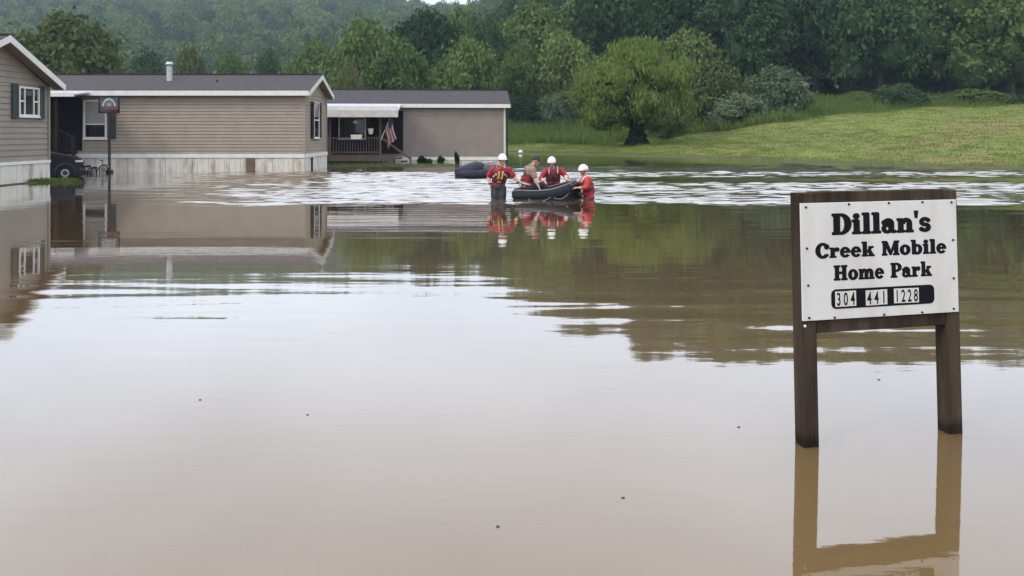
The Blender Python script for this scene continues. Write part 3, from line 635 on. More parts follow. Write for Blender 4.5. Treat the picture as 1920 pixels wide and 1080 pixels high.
# right-hand hillside
P, Sc = [], []
yy = 108.
while yy < 250:
    for xx in np.arange(-45, 190, 6.2):
        X, Y = xx+r.normal()*1.6, yy+r.normal()*1.6
        if X/Y > .95 or X/Y < -.11: continue
        s_ = 4.3*(.7+.6*r.random()); z = float(terrain(X, Y)); P.append((X, Y, z+1.5)); Sc.append((s_, s_, s_*(1.25+.7*r.random())))
    yy += 6.0
src = [crown_of(k_, l_)[0] for k_, l_ in (('a', 'leaf_dark'), ('b', 'leaf_dark'), ('d', 'leaf_mid'), ('d', 'leaf_dark'), ('b', 'leaf_mid'))]
scatter('hillside_woods', 'dense dark green woods covering the right-hand hillside', P, np.array(Sc), src)
P, Sc = [], []; yy = 262.
while yy < 700:
    st = 7.5 if yy < 400 else 8.5
    for xx in np.arange(-.78*yy, .1*yy, st):
        X, Y = xx+r.normal()*2.2, yy+r.normal()*2.2
        if Y < 275 and X > -40: continue
        if Y < 275 and r.random() < .5: continue
        s_ = 5.4*(.65+.7*r.random()); z = float(terrain(X, Y)); P.append((X, Y, z+1)); Sc.append((s_, s_, s_*(1.3+.7*r.random())))
    yy += st*.95
src2 = []
for i, lm in enumerate(('leaf_dark', 'leaf_mid', 'leaf_mid', 'leaf_olive')):
    me = crown_mesh('far_crown', 80+i, 1, 1.4, 9, 14, 10, .075, clump=.11); me.materials.append(M[lm]); src2.append(me)
scatter('far_woods', 'blue-green hazy woods on the distant hill', P, np.array(Sc), src2)
def tuft(seed, nb, h, sp, lm, wd=.02):
    q = np.random.default_rng(seed); C = np.stack([q.normal(size=nb)*sp, q.normal(size=nb)*sp, np.zeros(nb)], -1); hh = h*(.5+.6*q.random(nb)); le = q.normal(size=(nb, 3))*.32; le[:, 2] = 1; U = unit(le)*hh[:, None]/2
    a = q.random(nb)*6.283; W_ = np.stack([np.cos(a), np.sin(a), 0*a], -1)*wd; me = quads_mesh('tuft', C+U, U, W_, q.random(nb)); me.materials.append(M[lm]); return me
n = 34000; X = r.uniform(-2, 60, n); Y = r.uniform(34, 100, n); Z = terrain(X, Y); ok = (Z > .05) & (X/Y < .7); P = np.stack([X, Y, Z-.02], -1)[ok]
scatter('meadow_grass', 'short mown grass on the slope above the water', P, .7+.7*r.random(len(P)), [tuft(1, 26, .08, .26, 'grass', .012), tuft(2, 26, .11, .28, 'grass', .012), tuft(3, 20, .07, .28, 'grass', .014)])
n = 12000; X = r.uniform(-14, 60, n); Y = r.uniform(72, 106, n); Z = terrain(X, Y)
front = np.interp(X, [-20, 9, 13, 17, 24, 30, 36, 42, 60], [85, 85, 84, 79, 74, 74, 80, 90, 93]); ok = (Y > front+r.normal(size=n)*.7) & (Y < front+22)
P = np.stack([X, Y, Z-.03], -1)[ok]
scatter('tall_weeds', 'tall green weeds and grass below the trees', P, .7+.8*r.random(len(P)), [tuft(4, 40, 1.0, .3, 'weed', .03), tuft(5, 46, .8, .38, 'weed', .035), tuft(6, 40, 1.2, .3, 'weed', .028)])
n = 2600; X = r.uniform(-26, -1.5, n); Y = np.where(X < -14, r.uniform(26.7, 28., n), r.uniform(38.2, 42.2, n)); Z = terrain(X, Y); ok = (Z > -.03) & ~((X > -14) & (X < -12)) & ((X < -14) | (r.random(n) < .35))
scatter('flooded_lawn_grass', 'wet grass tips poking out of the shallow flood by the homes', np.stack([X, Y, Z-.02], -1)[ok], .45+.4*r.random(int(ok.sum())), [tuft(1, 26, .16, .22, 'weed', .012), tuft(2, 26, .22, .25, 'weed', .012)])
# little plants along the far home
for i, (xx, yt, lab) in enumerate(((789, 283, 'dark bushy plant beside the deck steps of the far home'), (826, 284, 'dark leafy plant midway along the far home wall'), (858, 282, 'thin tall dark plant near the right end of the far home wall'), (806, 291, 'tiny plant between the two bushier ones at the far home wall'))):
    Y = 42.6; X = (xx-CX)/F*Y; zt = H-(yt-HOR)/F*Y; hh = zt+.02
    e = empty('garden_plant', (X, Y, -.04)); tag(e, lab, 'plant'); c = link('foliage', crown_of('c' if i == 2 else 'b', 'leaf_ivy' if i != 3 else 'leaf_dark')[0], None, e); c.scale = (.16 if i == 2 else .30, .25, hh/1.9); c.rotation_euler = (.12*(i-1), .1, i*1.7)
    m = MB(); m.tube([(0, 0, -.4), (0, 0, hh*.8)], [.02, .008], 6); m.build('stem', M['bark'], e)

# ------------------------------------------------------------------ the sign
yaw = math.atan2(.19, .863)
sg = empty('park_sign', (1.531, 4.19, 0)); sg.rotation_euler = (R(-1.7), R(-.25), yaw); tag(sg, 'white mobile home park sign on two dark wooden posts standing in the water', 'sign')
PW = .089
for xx in (0, .883):
    m = MB(); m.box((xx, 0, -.9), (xx+PW, PW, 1.335)); m.build('post', M['post'], sg, bevel=.006)
m = MB(); m.box((.0895, .004, 1.262), (.8825, PW-.006, 1.338)); m.build('top_beam', M['post'], sg, bevel=.005)
m = MB(); m.box((.0895, .004, .592), (.8825, PW-.006, .680)); m.build('bottom_beam', M['post'], sg, bevel=.005)
PLW, PLH, PZ = .955, .617, .664
m = MB(); m.box((0, -.012, PZ), (PLW, -.0015, PZ+PLH)); panel = m.build('panel', M['panel'], sg, bevel=.0015)
def put(u, v): return u*PLW, PZ+PLH*(1-v)
m_ = []
for u, v in ((.032, .035), (.968, .025), (.038, .975), (.965, .97), (.033, .385), (.036, .70), (.972, .36), (.97, .70), (.30, .018), (.555, .016), (.775, .016), (.195, .985), (.508, .985), (.755, .985)):
    x, z = put(u, v); m = MB(); m.tube([(x, -.0121, z), (x, -.016, z), (x, -.0175, z)], [.006, .006, .003], 10); m.build('screw', M['black'], panel)
m = MB(); m.ball((.016, -.004, PZ-.028), (.008, .006, .008)); m.build('screw_cap', M['white'], sg)
# lettering: heavy rounded slab serif, drawn piece by piece
def arc(cx, cz, ro, ri, a0, a1, n=22):
    o_, i_ = [], []
    for k in range(n+1):
        a = R(a0+(a1-a0)*k/n); o_.append((cx+ro[0]*math.cos(a), cz+ro[1]*math.sin(a))); i_.append((cx+ri[0]*math.cos(a), cz+ri[1]*math.sin(a)))
    return [[o_[k], o_[k+1], i_[k+1], i_[k]] for k in range(n)]
def rc(x0, z0, x1, z1, r_=.035):
    r_ = min(r_, (x1-x0)/2.01, (z1-z0)/2.01); p_ = []
    for cx_, cz_, a in ((x1-r_, z1-r_, 0), (x0+r_, z1-r_, 90), (x0+r_, z0+r_, 180), (x1-r_, z0+r_, 270)):
        for k in range(4): p_.append((cx_+r_*math.cos(R(a+30*k)), cz_+r_*math.sin(R(a+30*k))))
    return [p_]
def disc(cx, cz, r_, rz_=None): return [[(cx+r_*math.cos(R(20*k)), cz+(rz_ or r_)*math.sin(R(20*k))) for k in range(18)]]
GL = {
 'D': (rc(.08,0,.36,1)+rc(0,0,.5,.11)+rc(0,.89,.5,1)+arc(.42,.5,(.48,.5),(.18,.385),-92,92), .92),
 'i': (rc(.08,0,.34,.68)+rc(0,0,.42,.10)+rc(0,.58,.3,.69)+disc(.2,.86,.145,.13), .44),
 'l': (rc(.08,0,.34,1)+rc(0,0,.42,.10)+rc(0,.9,.3,1.01), .44),
 'a': (arc(.26,.21,(.26,.225),(.075,.10),0,360,28)+rc(.34,.06,.58,.48)+arc(.31,.44,(.27,.255),(.03,.12),0,165)+disc(.12,.5,.115)+rc(.46,0,.68,.12), .70),
 'n': (rc(.07,0,.31,.66)+rc(0,0,.38,.10)+rc(0,.58,.28,.68)+arc(.45,.43,(.28,.26),(.05,.10),0,180)+rc(.49,0,.73,.45)+rc(.43,0,.81,.10), .84),
 "'": ([[(.03,.70),(.13,.70),(.17,1.03),(-.01,1.03)]], .2),
 's': (arc(.27,.49,(.255,.21),(.06,.075),35,265)+arc(.27,.21,(.275,.215),(.065,.08),-150,88)+disc(.44,.56,.085)+disc(.09,.13,.09), .56),
 'C': (arc(.46,.5,(.46,.53),(.18,.37),48,318,30)+disc(.72,.76,.15,.17)+arc(.46,.5,(.46,.53),(.30,.42),300,326), .88),
 'r': (rc(.07,0,.32,.66)+rc(0,0,.42,.10)+rc(0,.58,.28,.68)+disc(.50,.545,.135)+arc(.46,.42,(.2,.26),(.08,.12),85,180), .66),
 'e': (arc(.33,.34,(.33,.355),(.12,.22),0,322,30)+rc(.1,.31,.655,.425,.02), .69),
 'k': (rc(.07,0,.32,1)+rc(0,0,.40,.10)+rc(0,.9,.28,1.01)+[[(.3,.26),(.42,.24),(.70,.60),(.50,.62)],[(.38,.42),(.55,.50),(.80,.04),(.50,.04)]]+rc(.44,.58,.78,.68)+rc(.46,0,.84,.10), .86),
 'M': (rc(.07,0,.27,1)+rc(0,0,.36,.11)+rc(0,.89,.30,1)+rc(.84,0,1.10,1)+rc(.75,0,1.18,.11)+rc(.90,.89,1.18,1)+[[(.10,.98),(.36,.98),(.64,.26),(.52,.02)],[(.52,.02),(.62,.02),(1.04,.98),(.84,.98)]], 1.2),
 'o': (arc(.35,.34,(.35,.355),(.11,.22),0,360,34), .73),
 'b': (rc(.07,0,.31,1)+rc(0,.9,.28,1.01)+arc(.42,.34,(.33,.355),(.10,.22),0,360,34), .79),
 'H': (rc(.09,0,.36,1)+rc(0,0,.45,.11)+rc(0,.89,.45,1)+rc(.62,0,.89,1)+rc(.53,0,.98,.11)+rc(.53,.89,.98,1)+rc(.3,.43,.7,.57), 1.02),
 'm': (rc(.07,0,.31,.66)+rc(0,0,.38,.10)+rc(0,.58,.28,.68)+arc(.43,.43,(.26,.26),(.05,.10),0,180)+rc(.45,0,.69,.45)+rc(.40,0,.76,.10)+arc(.81,.43,(.26,.26),(.05,.10),0,180)+rc(.83,0,1.07,.45)+rc(.78,0,1.15,.10), 1.18),
 'P': (rc(.09,0,.37,1)+rc(0,0,.48,.11)+rc(0,.89,.45,1)+arc(.42,.70,(.40,.30),(.15,.185),-92,92), .84),
}
def fat(pl, d=.026):      # grow a convex outline a little: heavier strokes
    n_ = len(pl); ar = sum(pl[i][0]*pl[(i+1) % n_][1]-pl[(i+1) % n_][0]*pl[i][1] for i in range(n_)); sg_ = 1 if ar > 0 else -1; out = []
    for i in range(n_):
        a, b_, c_ = Vector(pl[i-1]), Vector(pl[i]), Vector(pl[(i+1) % n_]); e1, e2 = (b_-a), (c_-b_)
        if e1.length < 1e-6 or e2.length < 1e-6: out.append(tuple(b_)); continue
        n1 = Vector((e1.y, -e1.x)).normalized()*sg_; n2 = Vector((e2.y, -e2.x)).normalized()*sg_; k_ = 1+n1.dot(n2)
        out.append(tuple(b_+(n1+n2)*(d/max(k_, .5))))
    return out
def word_line(txt, u0, u1, vbase, vcap, fac=1.):
    tot = sum((GL[ch][1] if ch != ' ' else .42)+.035 for ch in txt)-.035
    sx_ = (u1-u0)*PLW/tot; sz_ = (vbase-vcap)*PLH; x0, zb = put(u0, vbase); cur = 0
    for ch in txt:
        if ch == ' ': cur += .455; continue
        m = MB(); polys, wd = GL[ch]
        for k, pl in enumerate(polys):
            pp = [(x0+(cur+a)*sx_, zb+b_*sz_) for a, b_ in fat(pl)]; m.prism(pp, -.0128-.00001*k, -.0118)
        m.build('letter', M['black'], panel); cur += wd+.035
word_line("Dillan's", .192, .826, .276, .098)
word_line("Creek Mobile", .087, .927, .472, .348)
word_line("Home Park", .197, .828, .668, .542)
x0, z0 = put(.177, .912); x1, z1 = put(.838, .745); rr = .028; m = MB()
m.prism([(cx_+rr*math.cos(R(a+15*k)), cz_+rr*math.sin(R(a+15*k))) for cx_, cz_, a in ((x1-rr, z1-rr, 0), (x0+rr, z1-rr, 90), (x0+rr, z0+rr, 180), (x1-rr, z0+rr, 270)) for k in range(7)], -.0135, -.0119); m.build('number_bar', M['black'], panel)
def digits(txt, u0, u1, v0, v1, dv=0):
    n_ = len(txt); xa, zt_ = put(u0, v0+dv); xb, zb_ = put(u1, v1+dv); wd = (xb-xa)/n_
    for i, ch in enumerate(txt):
        dz = random.uniform(-.0015, .0015); m = MB(); m.box((xa+i*wd+.0006, -.0148, zb_+dz), (xa+(i+1)*wd-.0006, -.0136, zt_+dz)); pl = m.build('number_tile', M['panel'], panel)
        cu = bpy.data.curves.new('digit', 'FONT'); cu.body = ch; cu.align_x = 'CENTER'; cu.offset = .018; cu.extrude = .01; tmp = bpy.data.objects.new('digit', cu); COL.objects.link(tmp)
        dg = bpy.context.evaluated_depsgraph_get(); me = bpy.data.meshes.new_from_object(tmp.evaluated_get(dg)); bpy.data.objects.remove(tmp)
        sc_ = (zt_-zb_)*.82/.70; mtx = Matrix.Translation((xa+(i+.5)*wd, -.0150, zb_+dz+(zt_-zb_)*.09)) @ Matrix.Rotation(R(90), 4, 'X') @ Matrix.Diagonal((sc_*.56, sc_, .05, 1)); me.transform(mtx); me.materials.clear()
        d_ = link('digit', me, M['black'], panel)
digits('304', .200, .332, .762, .893); digits('441', .392, .530, .768, .898); digits('1228', .573, .735, .765, .892)

# ------------------------------------------------------------------ things by the homes
e = empty('basketball_hoop', (px(205, 320, 33.4).x, 33.4, 0)); tag(e, 'portable basketball hoop with dark backboard in front of the tan home', 'basketball hoop')
k = 33.4/F
m = MB(); m.tube([(0, 0, -.5), (0, 0, 2.5), (.02, -.05, 2.75)], .055, 10); m.build('pole', M['blackm'], e)
m = MB(); m.box((-.5, -.35, -.55), (.35, .35, -.05)); m.box((-.12, -.1, -.1), (.12, .12, .12)); m.build('base', M['blackm'], e, bevel=.03)
bz0, bz1 = H-(212-HOR)*k, H-(180-HOR)*k
m = MB(); m.box((-.36, -.14, bz0), (.47, -.11, bz1)); bb = m.build('backboard', M['board'], e)
m = MB()
for a, b_ in (((-.38, -.16, bz0-.01), (.49, -.10, bz0+.05)), ((-.38, -.16, bz1-.05), (.49, -.10, bz1+.01)), ((-.38, -.158, bz0+.05), (-.33, -.102, bz1-.05)), ((.44, -.158, bz0+.05), (.49, -.102, bz1-.05))): m.box(a, b_)
m.build('backboard_frame', M['blackm'], bb)
m = MB()
for k_, q in enumerate(arc(.055, bz0+.22, (.30, .40), (.22, .31), 10, 170, 16)): m.prism(q, -.146-.0001*k_, -.1405)
m.build('printed_arc', M['boardw'], bb)
m = MB()
for q in range(9): m.prism([(.055+.19*math.cos(R(20+q*17.5))*s1-.01, bz0+.2+.27*math.sin(R(20+q*17.5))*s1) for s1 in (.35, 1)]+[(.055+.19*math.cos(R(20+q*17.5))*s1+.01, bz0+.2+.27*math.sin(R(20+q*17.5))*s1) for s1 in (1, .35)], -.145, -.141)
m.build('printed_rays', M['boardw'], bb)
m = MB(); m.tube([(.25+.21*math.cos(R(a)), -.40+.21*math.sin(R(a)), bz0+.12) for a in range(0, 361, 20)], .018, 8); m.box((.16, -.2, bz0+.02), (.42, -.161, bz0+.16)); m.build('rim', M['rim'], e)
m = MB()
for a in range(0, 360, 40): m.tube([(.25+.21*math.cos(R(a)), -.40+.21*math.sin(R(a)), bz0+.11), (.25+.1*math.cos(R(a+30)), -.40+.1*math.sin(R(a+30)), bz0-.22)], .007, 5)
m.build('net', M['rim'], e)
# dark car parked behind the nearest home, only its nose in view
e = empty('parked_car', (-16.36, 30.6, .10), R(35)); e.scale = (.85, .85, .88); tag(e, 'dark car with its nose showing past the corner of the nearest home', 'car')
prof = [(-.06, -.08), (0, .05), (.02, .34), (-.04, .58), (-.16, .70), (-.55, .82), (-1.12, .93), (-1.22, .95), (-3.9, .98), (-4.42, .94), (-4.5, .6), (-4.5, 0), (-4.4, -.1)]
m = MB(); W0 = 1.78; n_ = len(prof)
ringsP = [(.0, .05, .96), (.05, 0, 1.0), (W0-.05, 0, 1.0), (W0, .05, .96)]
vs_ = []
for yy, ins, kz in ringsP: vs_ += [(min(max(x, -4.5+ins), -ins) if x > -.3 or x < -4.2 else x, yy, z*kz if z > .6 else z) for x, z in prof]
fs_ = [tuple(range(n_)), tuple(range(4*n_-1, 3*n_-1, -1))]
for r_ in range(3): fs_ += [(r_*n_+k_, r_*n_+(k_+1) % n_, (r_+1)*n_+(k_+1) % n_, (r_+1)*n_+k_) for k_ in range(n_)]
m.add(vs_, fs_); body = m.build('body', M['car'], e, bevel=.03)
m = MB(); m.hexa([(-3.95, .10, .96), (-1.22, .10, .93), (-1.22, W0-.1, .93), (-3.95, W0-.1, .96), (-3.55, .26, 1.40), (-1.95, .26, 1.42), (-1.95, W0-.26, 1.42), (-3.55, W0-.26, 1.40)]); cb = m.build('cabin', M['car'], e, bevel=.05)
m = MB(); m.hexa([(-1.29, .2, .97), (-1.25, .2, .95), (-1.25, W0-.2, .95), (-1.29, W0-.2, .97), (-1.87, .3, 1.37), (-1.84, .3, 1.375), (-1.84, W0-.3, 1.375), (-1.87, W0-.3, 1.37)]); m.build('windscreen', M['glass'], cb)
for xa, xb in ((-2.55, -1.55), (-3.6, -2.62)):
    m = MB(); m.hexa([(xa, .105, 1.0), (xb, .105, 1.0), (xb, .125, 1.0), (xa, .125, 1.0), (xa+.1, .225, 1.34), (xb-.25, .225, 1.34), (xb-.25, .245, 1.34), (xa+.1, .245, 1.34)]); m.build('side_window', M['glass'], cb)
for xw in (-.76, -3.62):
    for yw, sgn in ((-.015, -1), (W0+.015, 1)):
        m = MB(); m.tube([(xw, yw+sgn*.0, .06), (xw, yw-sgn*.2, .06)], .34, 24); wl = m.build('wheel', M['rubber'], e, bevel=.03)
        m = MB(); m.tube([(xw, yw+sgn*.006, .06), (xw, yw-sgn*.03, .06)], .17, 18); m.build('rim', M['chrome'], wl)
        m = MB(); m.tube([(xw, yw+sgn*.010, .06), (xw, yw+sgn*.007, .06)], .10, 12); m.build('hub', M['blackm'], wl)
        m = MB()
        for g_ in arc(xw, .06, (.44, .44), (.37, .37), 5, 175, 14): m.prism(g_, yw-sgn*.05, yw+sgn*.022)
        m.build('wheel_arch', M['blackm'], e)
for yw in (.10, W0-.42):
    m = MB(); m.hexa([(-.24, yw, .52), (.004, yw, .50), (.004, yw+.32, .50), (-.24, yw+.32, .52), (-.30, yw, .66), (-.07, yw, .635), (-.07, yw+.32, .635), (-.30, yw+.32, .66)]); m.build('headlight', M['lamp'], e, bevel=.02)
m = MB(); m.box((-.36, -.012, .51), (-.05, .03, .60)); m.build('side_lamp', M['lamp'], e, bevel=.01)
m = MB(); m.box((-.10, .45, .28), (.035, W0-.45, .50)); m.build('grille', M['blackm'], e, bevel=.02)
m = MB(); m.box((-.2, -.02, .10), (.06, W0+.02, .27)); m.build('bumper', M['blackm'], e, bevel=.04)
m = MB(); m.box((-1.72, -.16, .98), (-1.56, .02, 1.12)); m.build('mirror', M['car'], e, bevel=.03)
# tricycle lying by the steps
q = px(183, 317, 33.0); e = empty('tricycle', (q.x, q.y, -.08), .9); e.scale = (.72, .72, .85); tag(e, 'small dark trike with pale fender between the porch steps and the hoop pole', 'tricycle')
for (wx_, wy_, wr) in ((-.3, -.2, .17), (-.3, .2, .17), (.32, 0, .24)):
    m = MB(); m.tube([(wx_+wr*math.cos(R(a)), wy_, wr+.02+wr*math.sin(R(a))) for a in range(0, 361, 24)], .03, 6); wl = m.build('wheel', M['rubber'], e)
    m = MB(); m.tube([(wx_, wy_-.03, wr+.02), (wx_, wy_+.03, wr+.02)], wr*.6, 12); m.build('wheel_disc', M['greyrub'], wl)
m = MB(); m.tube([(-.3, -.22, .19), (-.3, .22, .19)], .02, 6); m.tube([(-.3, 0, .19), (0, 0, .3), (.28, 0, .5)], .028, 6); m.tube([(.32, 0, .26), (.26, 0, .72)], .022, 6); m.build('frame', M['blackm'], e)
m = MB(); m.tube([(.22, -.24, .74), (.26, 0, .70), (.22, .24, .74)], .02, 6); m.build('handlebar', M['blackm'], e)
m = MB(); m.ball((-.16, 0, .38), (.16, .13, .05)); m.build('saddle', M['dwood'], e, smooth=True)
m = MB()
for k_, g_ in enumerate(arc(.32, .26, (.31, .31), (.28, .28), 20, 150, 8)): m.prism(g_, -.06, .06)
m.build('fender', M['palelid'], e)
# hanging things and flag on the covered deck
pa = H3(-8.05, -2.8, 0)
e = empty('hanging_lantern', (pa.x, pa.y, 0)); tag(e, 'small white hanging lantern near the deck roof of the far home', 'lantern')
m = MB(); m.tube([(0, 0, 2.72), (0, 0, 2.35)], .012, 6); m.build('cord', M['blackm'], e); m = MB(); m.ball((0, 0, 2.24), (.11, .11, .09)); m.build('globe', M['cream'], e, smooth=True); m = MB(); m.tube([(0, 0, 2.33), (0, 0, 2.36)], .06, 8); m.build('cap', M['blackm'], e)
e = empty('planter_box', (pa.x+.1, pa.y-.12, 0)); tag(e, 'white planter box on the deck railing of the far home', 'planter')
m = MB(); m.hexa([(-.26, -.1, 1.34), (.26, -.1, 1.34), (.26, .06, 1.34), (-.26, .06, 1.34), (-.30, -.13, 1.58), (.30, -.13, 1.58), (.30, .06, 1.58), (-.30, .06, 1.58)]); m.build('box', M['cream'], e, bevel=.01)
c = link('foliage', crown_of('d', 'leaf_ivy')[0], None, e); c.scale = (.2, .08, .14); c.location = (0, -.03, 1.55)
pb = H3(-7.25, -2.8, 0)
e = empty('hanging_pot', (pb.x, pb.y, 0)); tag(e, 'grey-white pot hanging left of the deck post of the far home', 'pot')
m = MB(); m.tube([(0, 0, 1.6), (0, 0, 1.66), (0, 0, 1.9)], [.08, .11, .15], 12); m.build('pot', M['cream'], e)
m = MB(); m.tube([(-.13, 0, 1.9), (0, 0, 2.68)], .008, 5); m.tube([(.13, 0, 1.9), (0, 0, 2.68)], .008, 5); m.build('hanger', M['blackm'], e)
pc = H3(-6.72, -3.0, 1.35); e = empty('flag', pc); tag(e, 'limp striped flag on a slanting pole at the deck post', 'flag')
top = Vector((.62, -.25, 1.35)); m = MB(); m.tube([(-.0, .1, -.05), top], .02, 8); m.build('flagpole', M['cream'], e)
def flagpt(u, v):   # u along the hoist (0 tip .. 1), v down the fly
    a = top*(1-u*.62); return a+Vector((.05*math.sin(v*7+u*5)*v+.32*v*(1-u*.2)*.6+.06*math.sin(u*9)*v, .07*math.sin(u*11+v*3)*v, -1.25*v*(1-.15*u)))
for s_ in range(9):
    m = MB()
    for i in range(12):
        v0, v1 = i/12, (i+1)/12; u0, u1 = s_/9, (s_+1)/9
        if s_ < 5 and v1 < .42: continue
        a, b_, c_, d_ = flagpt(u0, v0), flagpt(u1, v0), flagpt(u1, v1), flagpt(u0, v1); dn = Vector((0, .006, 0)); m.hexa([a, b_, c_, d_, a+dn, b_+dn, c_+dn, d_+dn])
    m.build('stripe', M['flagr'] if s_ % 2 == 0 else M['flagw'], e)
m = MB()
for i in range(5):
    for j in range(5):
        v0, v1 = i/12, (i+1)/12; u0, u1 = j/9, (j+1)/9; a, b_, c_, d_ = flagpt(u0, v0), flagpt(u1, v0), flagpt(u1, v1), flagpt(u0, v1); dn = Vector((0, .006, 0)); m.hexa([a, b_, c_, d_, a+dn, b_+dn, c_+dn, d_+dn])
m.build('canton', M['flagb'], e)
# small white ball on the flooded grass, floating leaf scraps
q = px(976, 283, 66); m = MB(); m.ball((0, 0, 0), (.17, .17, .15)); o = m.build('ball', M['ball'], smooth=True); o.location = (q.x, q.y, .12); tag(o, 'small white ball at the edge of the flooded grass behind the rescuers', 'ball')
for i, (x, y, lab) in enumerate(((375, 750, 'tiny leaf scrap floating on open water at the left'), (577, 778, 'tiny leaf scrap floating left of centre'), (1168, 934, 'tiny leaf scrap floating below the middle of the picture'), (1385, 801, 'tiny leaf scrap floating just left of the sign post'), (933, 988, 'tiny leaf scrap floating near the bottom centre'), (1648, 712, 'tiny leaf scrap floating between the sign posts'))):
    Y = F*H/(y-HOR); X = (x-CX)/F*Y; m = MB(); a = random.random()*3
    pts = [(math.cos(a+2*math.pi*k_/7)*(.006 if k_ % 2 else .009), math.sin(a+2*math.pi*k_/7)*.006, .0015+.0008*math.sin(k_)) for k_ in range(7)]
    m.add(pts+[(p_[0], p_[1], p_[2]-.003) for p_ in pts], [tuple(range(7)), tuple(range(13, 6, -1))]+[(k_, k_+7, (k_+1) % 7+7, (k_+1) % 7) for k_ in range(7)])
    o = m.build('floating_leaf', M['twig']); o.location = (X, Y, .002); tag(o, lab, 'leaf', 'leaf scraps floating on the water')
# ------------------------------------------------------------------ inflatable boats
def smooth_path(pts, n=5):
    out = []
    for i in range(len(pts)-1):
        p0, p1, p2, p3 = pts[max(i-1, 0)], pts[i], pts[i+1], pts[min(i+2, len(pts)-1)]
        for k in range(n):
            t_ = k/n; out.append(tuple(.5*((2*b_)+(-a+c_)*t_+(2*a-5*b_+4*c_-d_)*t_*t_+(-a+3*b_-3*c_+d_)*t_**3) for a, b_, c_, d_ in zip(p0, p1, p2, p3)))
    return out+[tuple(pts[-1])]
boat = empty('rescue_boat', (.85, 20.15, 0)); tag(boat, 'black inflatable boat with raised bow, steadied by the rescuers', 'boat')
BO = Vector((.85, 20.15, 0))
ctl = [(.02, 19.80, .07, .03), (.10, 19.78, .09, .13), (.5, 19.70, .085, .135), (.95, 19.68, .11, .145), (1.30, 19.76, .19, .165), (1.53, 19.98, .255, .175), (1.60, 20.22, .275, .18), (1.52, 20.44, .25, .175), (1.28, 20.58, .19, .16), (.95, 20.62, .12, .145), (.5, 20.60, .09, .135), (.10, 20.55, .09, .13), (.02, 20.53, .07, .03)]
sp = smooth_path(ctl, 5)
m = MB(); m.tube([Vector(p_[:3])-BO for p_ in sp], [p_[3] for p_ in sp], 14); m.build('tube', M['rubber'], boat, smooth=True)
m = MB(); lw = sp[2:-2]; m.tube([Vector(p_[:3])-BO-Vector((-.01, 0, p_[2]*.75+.04)) for p_ in lw], [max(.06, p_[3]*1.03) for p_ in lw], 14); m.build('lower_tube', M['rubber'], boat, smooth=True)
m = MB()      # hull skirt below the tube
low = [p_ for p_ in sp[6:-6]]
for a, b_ in zip(low[:-1], low[1:]):
    A, B_ = Vector(a[:3])-BO, Vector(b_[:3])-BO; ca = Vector((A.x*.93, A.y*.8, -.14)); cb = Vector((B_.x*.93, B_.y*.8, -.14)); u_ = Vector((0, 0, .05))
    m.hexa([ca, cb, cb*.96+Vector((0, 0, -.005)), ca*.96+Vector((0, 0, -.005)), A-u_, B_-u_, B_*.96-u_, A*.96-u_])
m.build('hull_skirt', M['rubber'], boat, smooth=True)
m = MB(); m.box((-.78, -.40, -.06), (.62, .40, -.01)); m.build('floor', M['greyrub'], boat, bevel=.02)
m = MB(); m.box((-.74, -.36, -.1), (-.70, .36, .20)); m.build('transom', M['greyrub'], boat, bevel=.01)
m = MB(); gp = [p_ for p_ in sp if True][4:-4]; m.tube([Vector(p_[:3])-BO+Vector((0, -.012 if i < len(gp)/2 else .012, p_[3]+.012)) for i, p_ in enumerate(gp)], .022, 8); m.build('rubbing_strip', M['greyrub'], boat, smooth=True)
for i0 in (9, 16, 23):
    m = MB(); pp = []
    for k_ in range(9):
        p_ = sp[min(i0+k_*6//8, len(sp)-1)]; t_ = k_/8; pp.append(Vector(p_[:3])-BO+Vector((.0, -p_[3]-.015, -.02-.10*math.sin(math.pi*t_))))
    m.tube(pp, .012, 6); m.build('grab_rope', M['greyrub'], boat)
m = MB(); m.tube([(.60, -.42, .40), (.66, -.36, .30), (.72, -.28, .12), (.74, -.25, .0)], .018, 6); m.build('bow_strap', M['greyrub'], boat)
m = MB(); m.box((-.35, -.42, .10), (-.1, .42, .20)); m.build('thwart', M['greyrub'], boat, bevel=.04)

b2 = empty('inflatable_boat', (-1.25, 30.2, 0)); tag(b2, 'dark navy boat with covered bow, half hidden behind the left rescuer', 'boat')
m = MB(); m.tube([(-.90, 0, .10), (-.86, 0, .12), (-.62, 0, .17), (-.32, 0, .24), (-.08, 0, .28), (.06, 0, .27), (.10, 0, .25)], [.10, .26, .40, .50, .55, .54, .50], 20, ry=[.05, .20, .24, .29, .32, .30, .26], up=(0, 0, 1)); m.build('bow_cover', M['navyfab'], b2, smooth=True)
for sy in (-1, 1):
    m = MB(); m.tube([(-.8, sy*.30, .08), (-.4, sy*.48, .1), (.2, sy*.55, .12), (1.1, sy*.55, .12), (1.3, sy*.55, .12)], [.12, .19, .2, .2, .06], 12); m.build('tube', M['navyfab'], b2, smooth=True)
m = MB(); m.box((.18, -.5, -.1), (1.1, .5, .02)); m.build('floor', M['greyrub'], b2)
m = MB(); m.box((.20, -.34, .16), (.62, .34, .50)); m.build('seat', M['greyrub'], b2, bevel=.05)
m = MB(); m.tube([(.14, -.44, .50), (.60, -.44, .56), (.66, -.44, .3)], .018, 6); m.build('grab_rail', M['blackm'], b2)

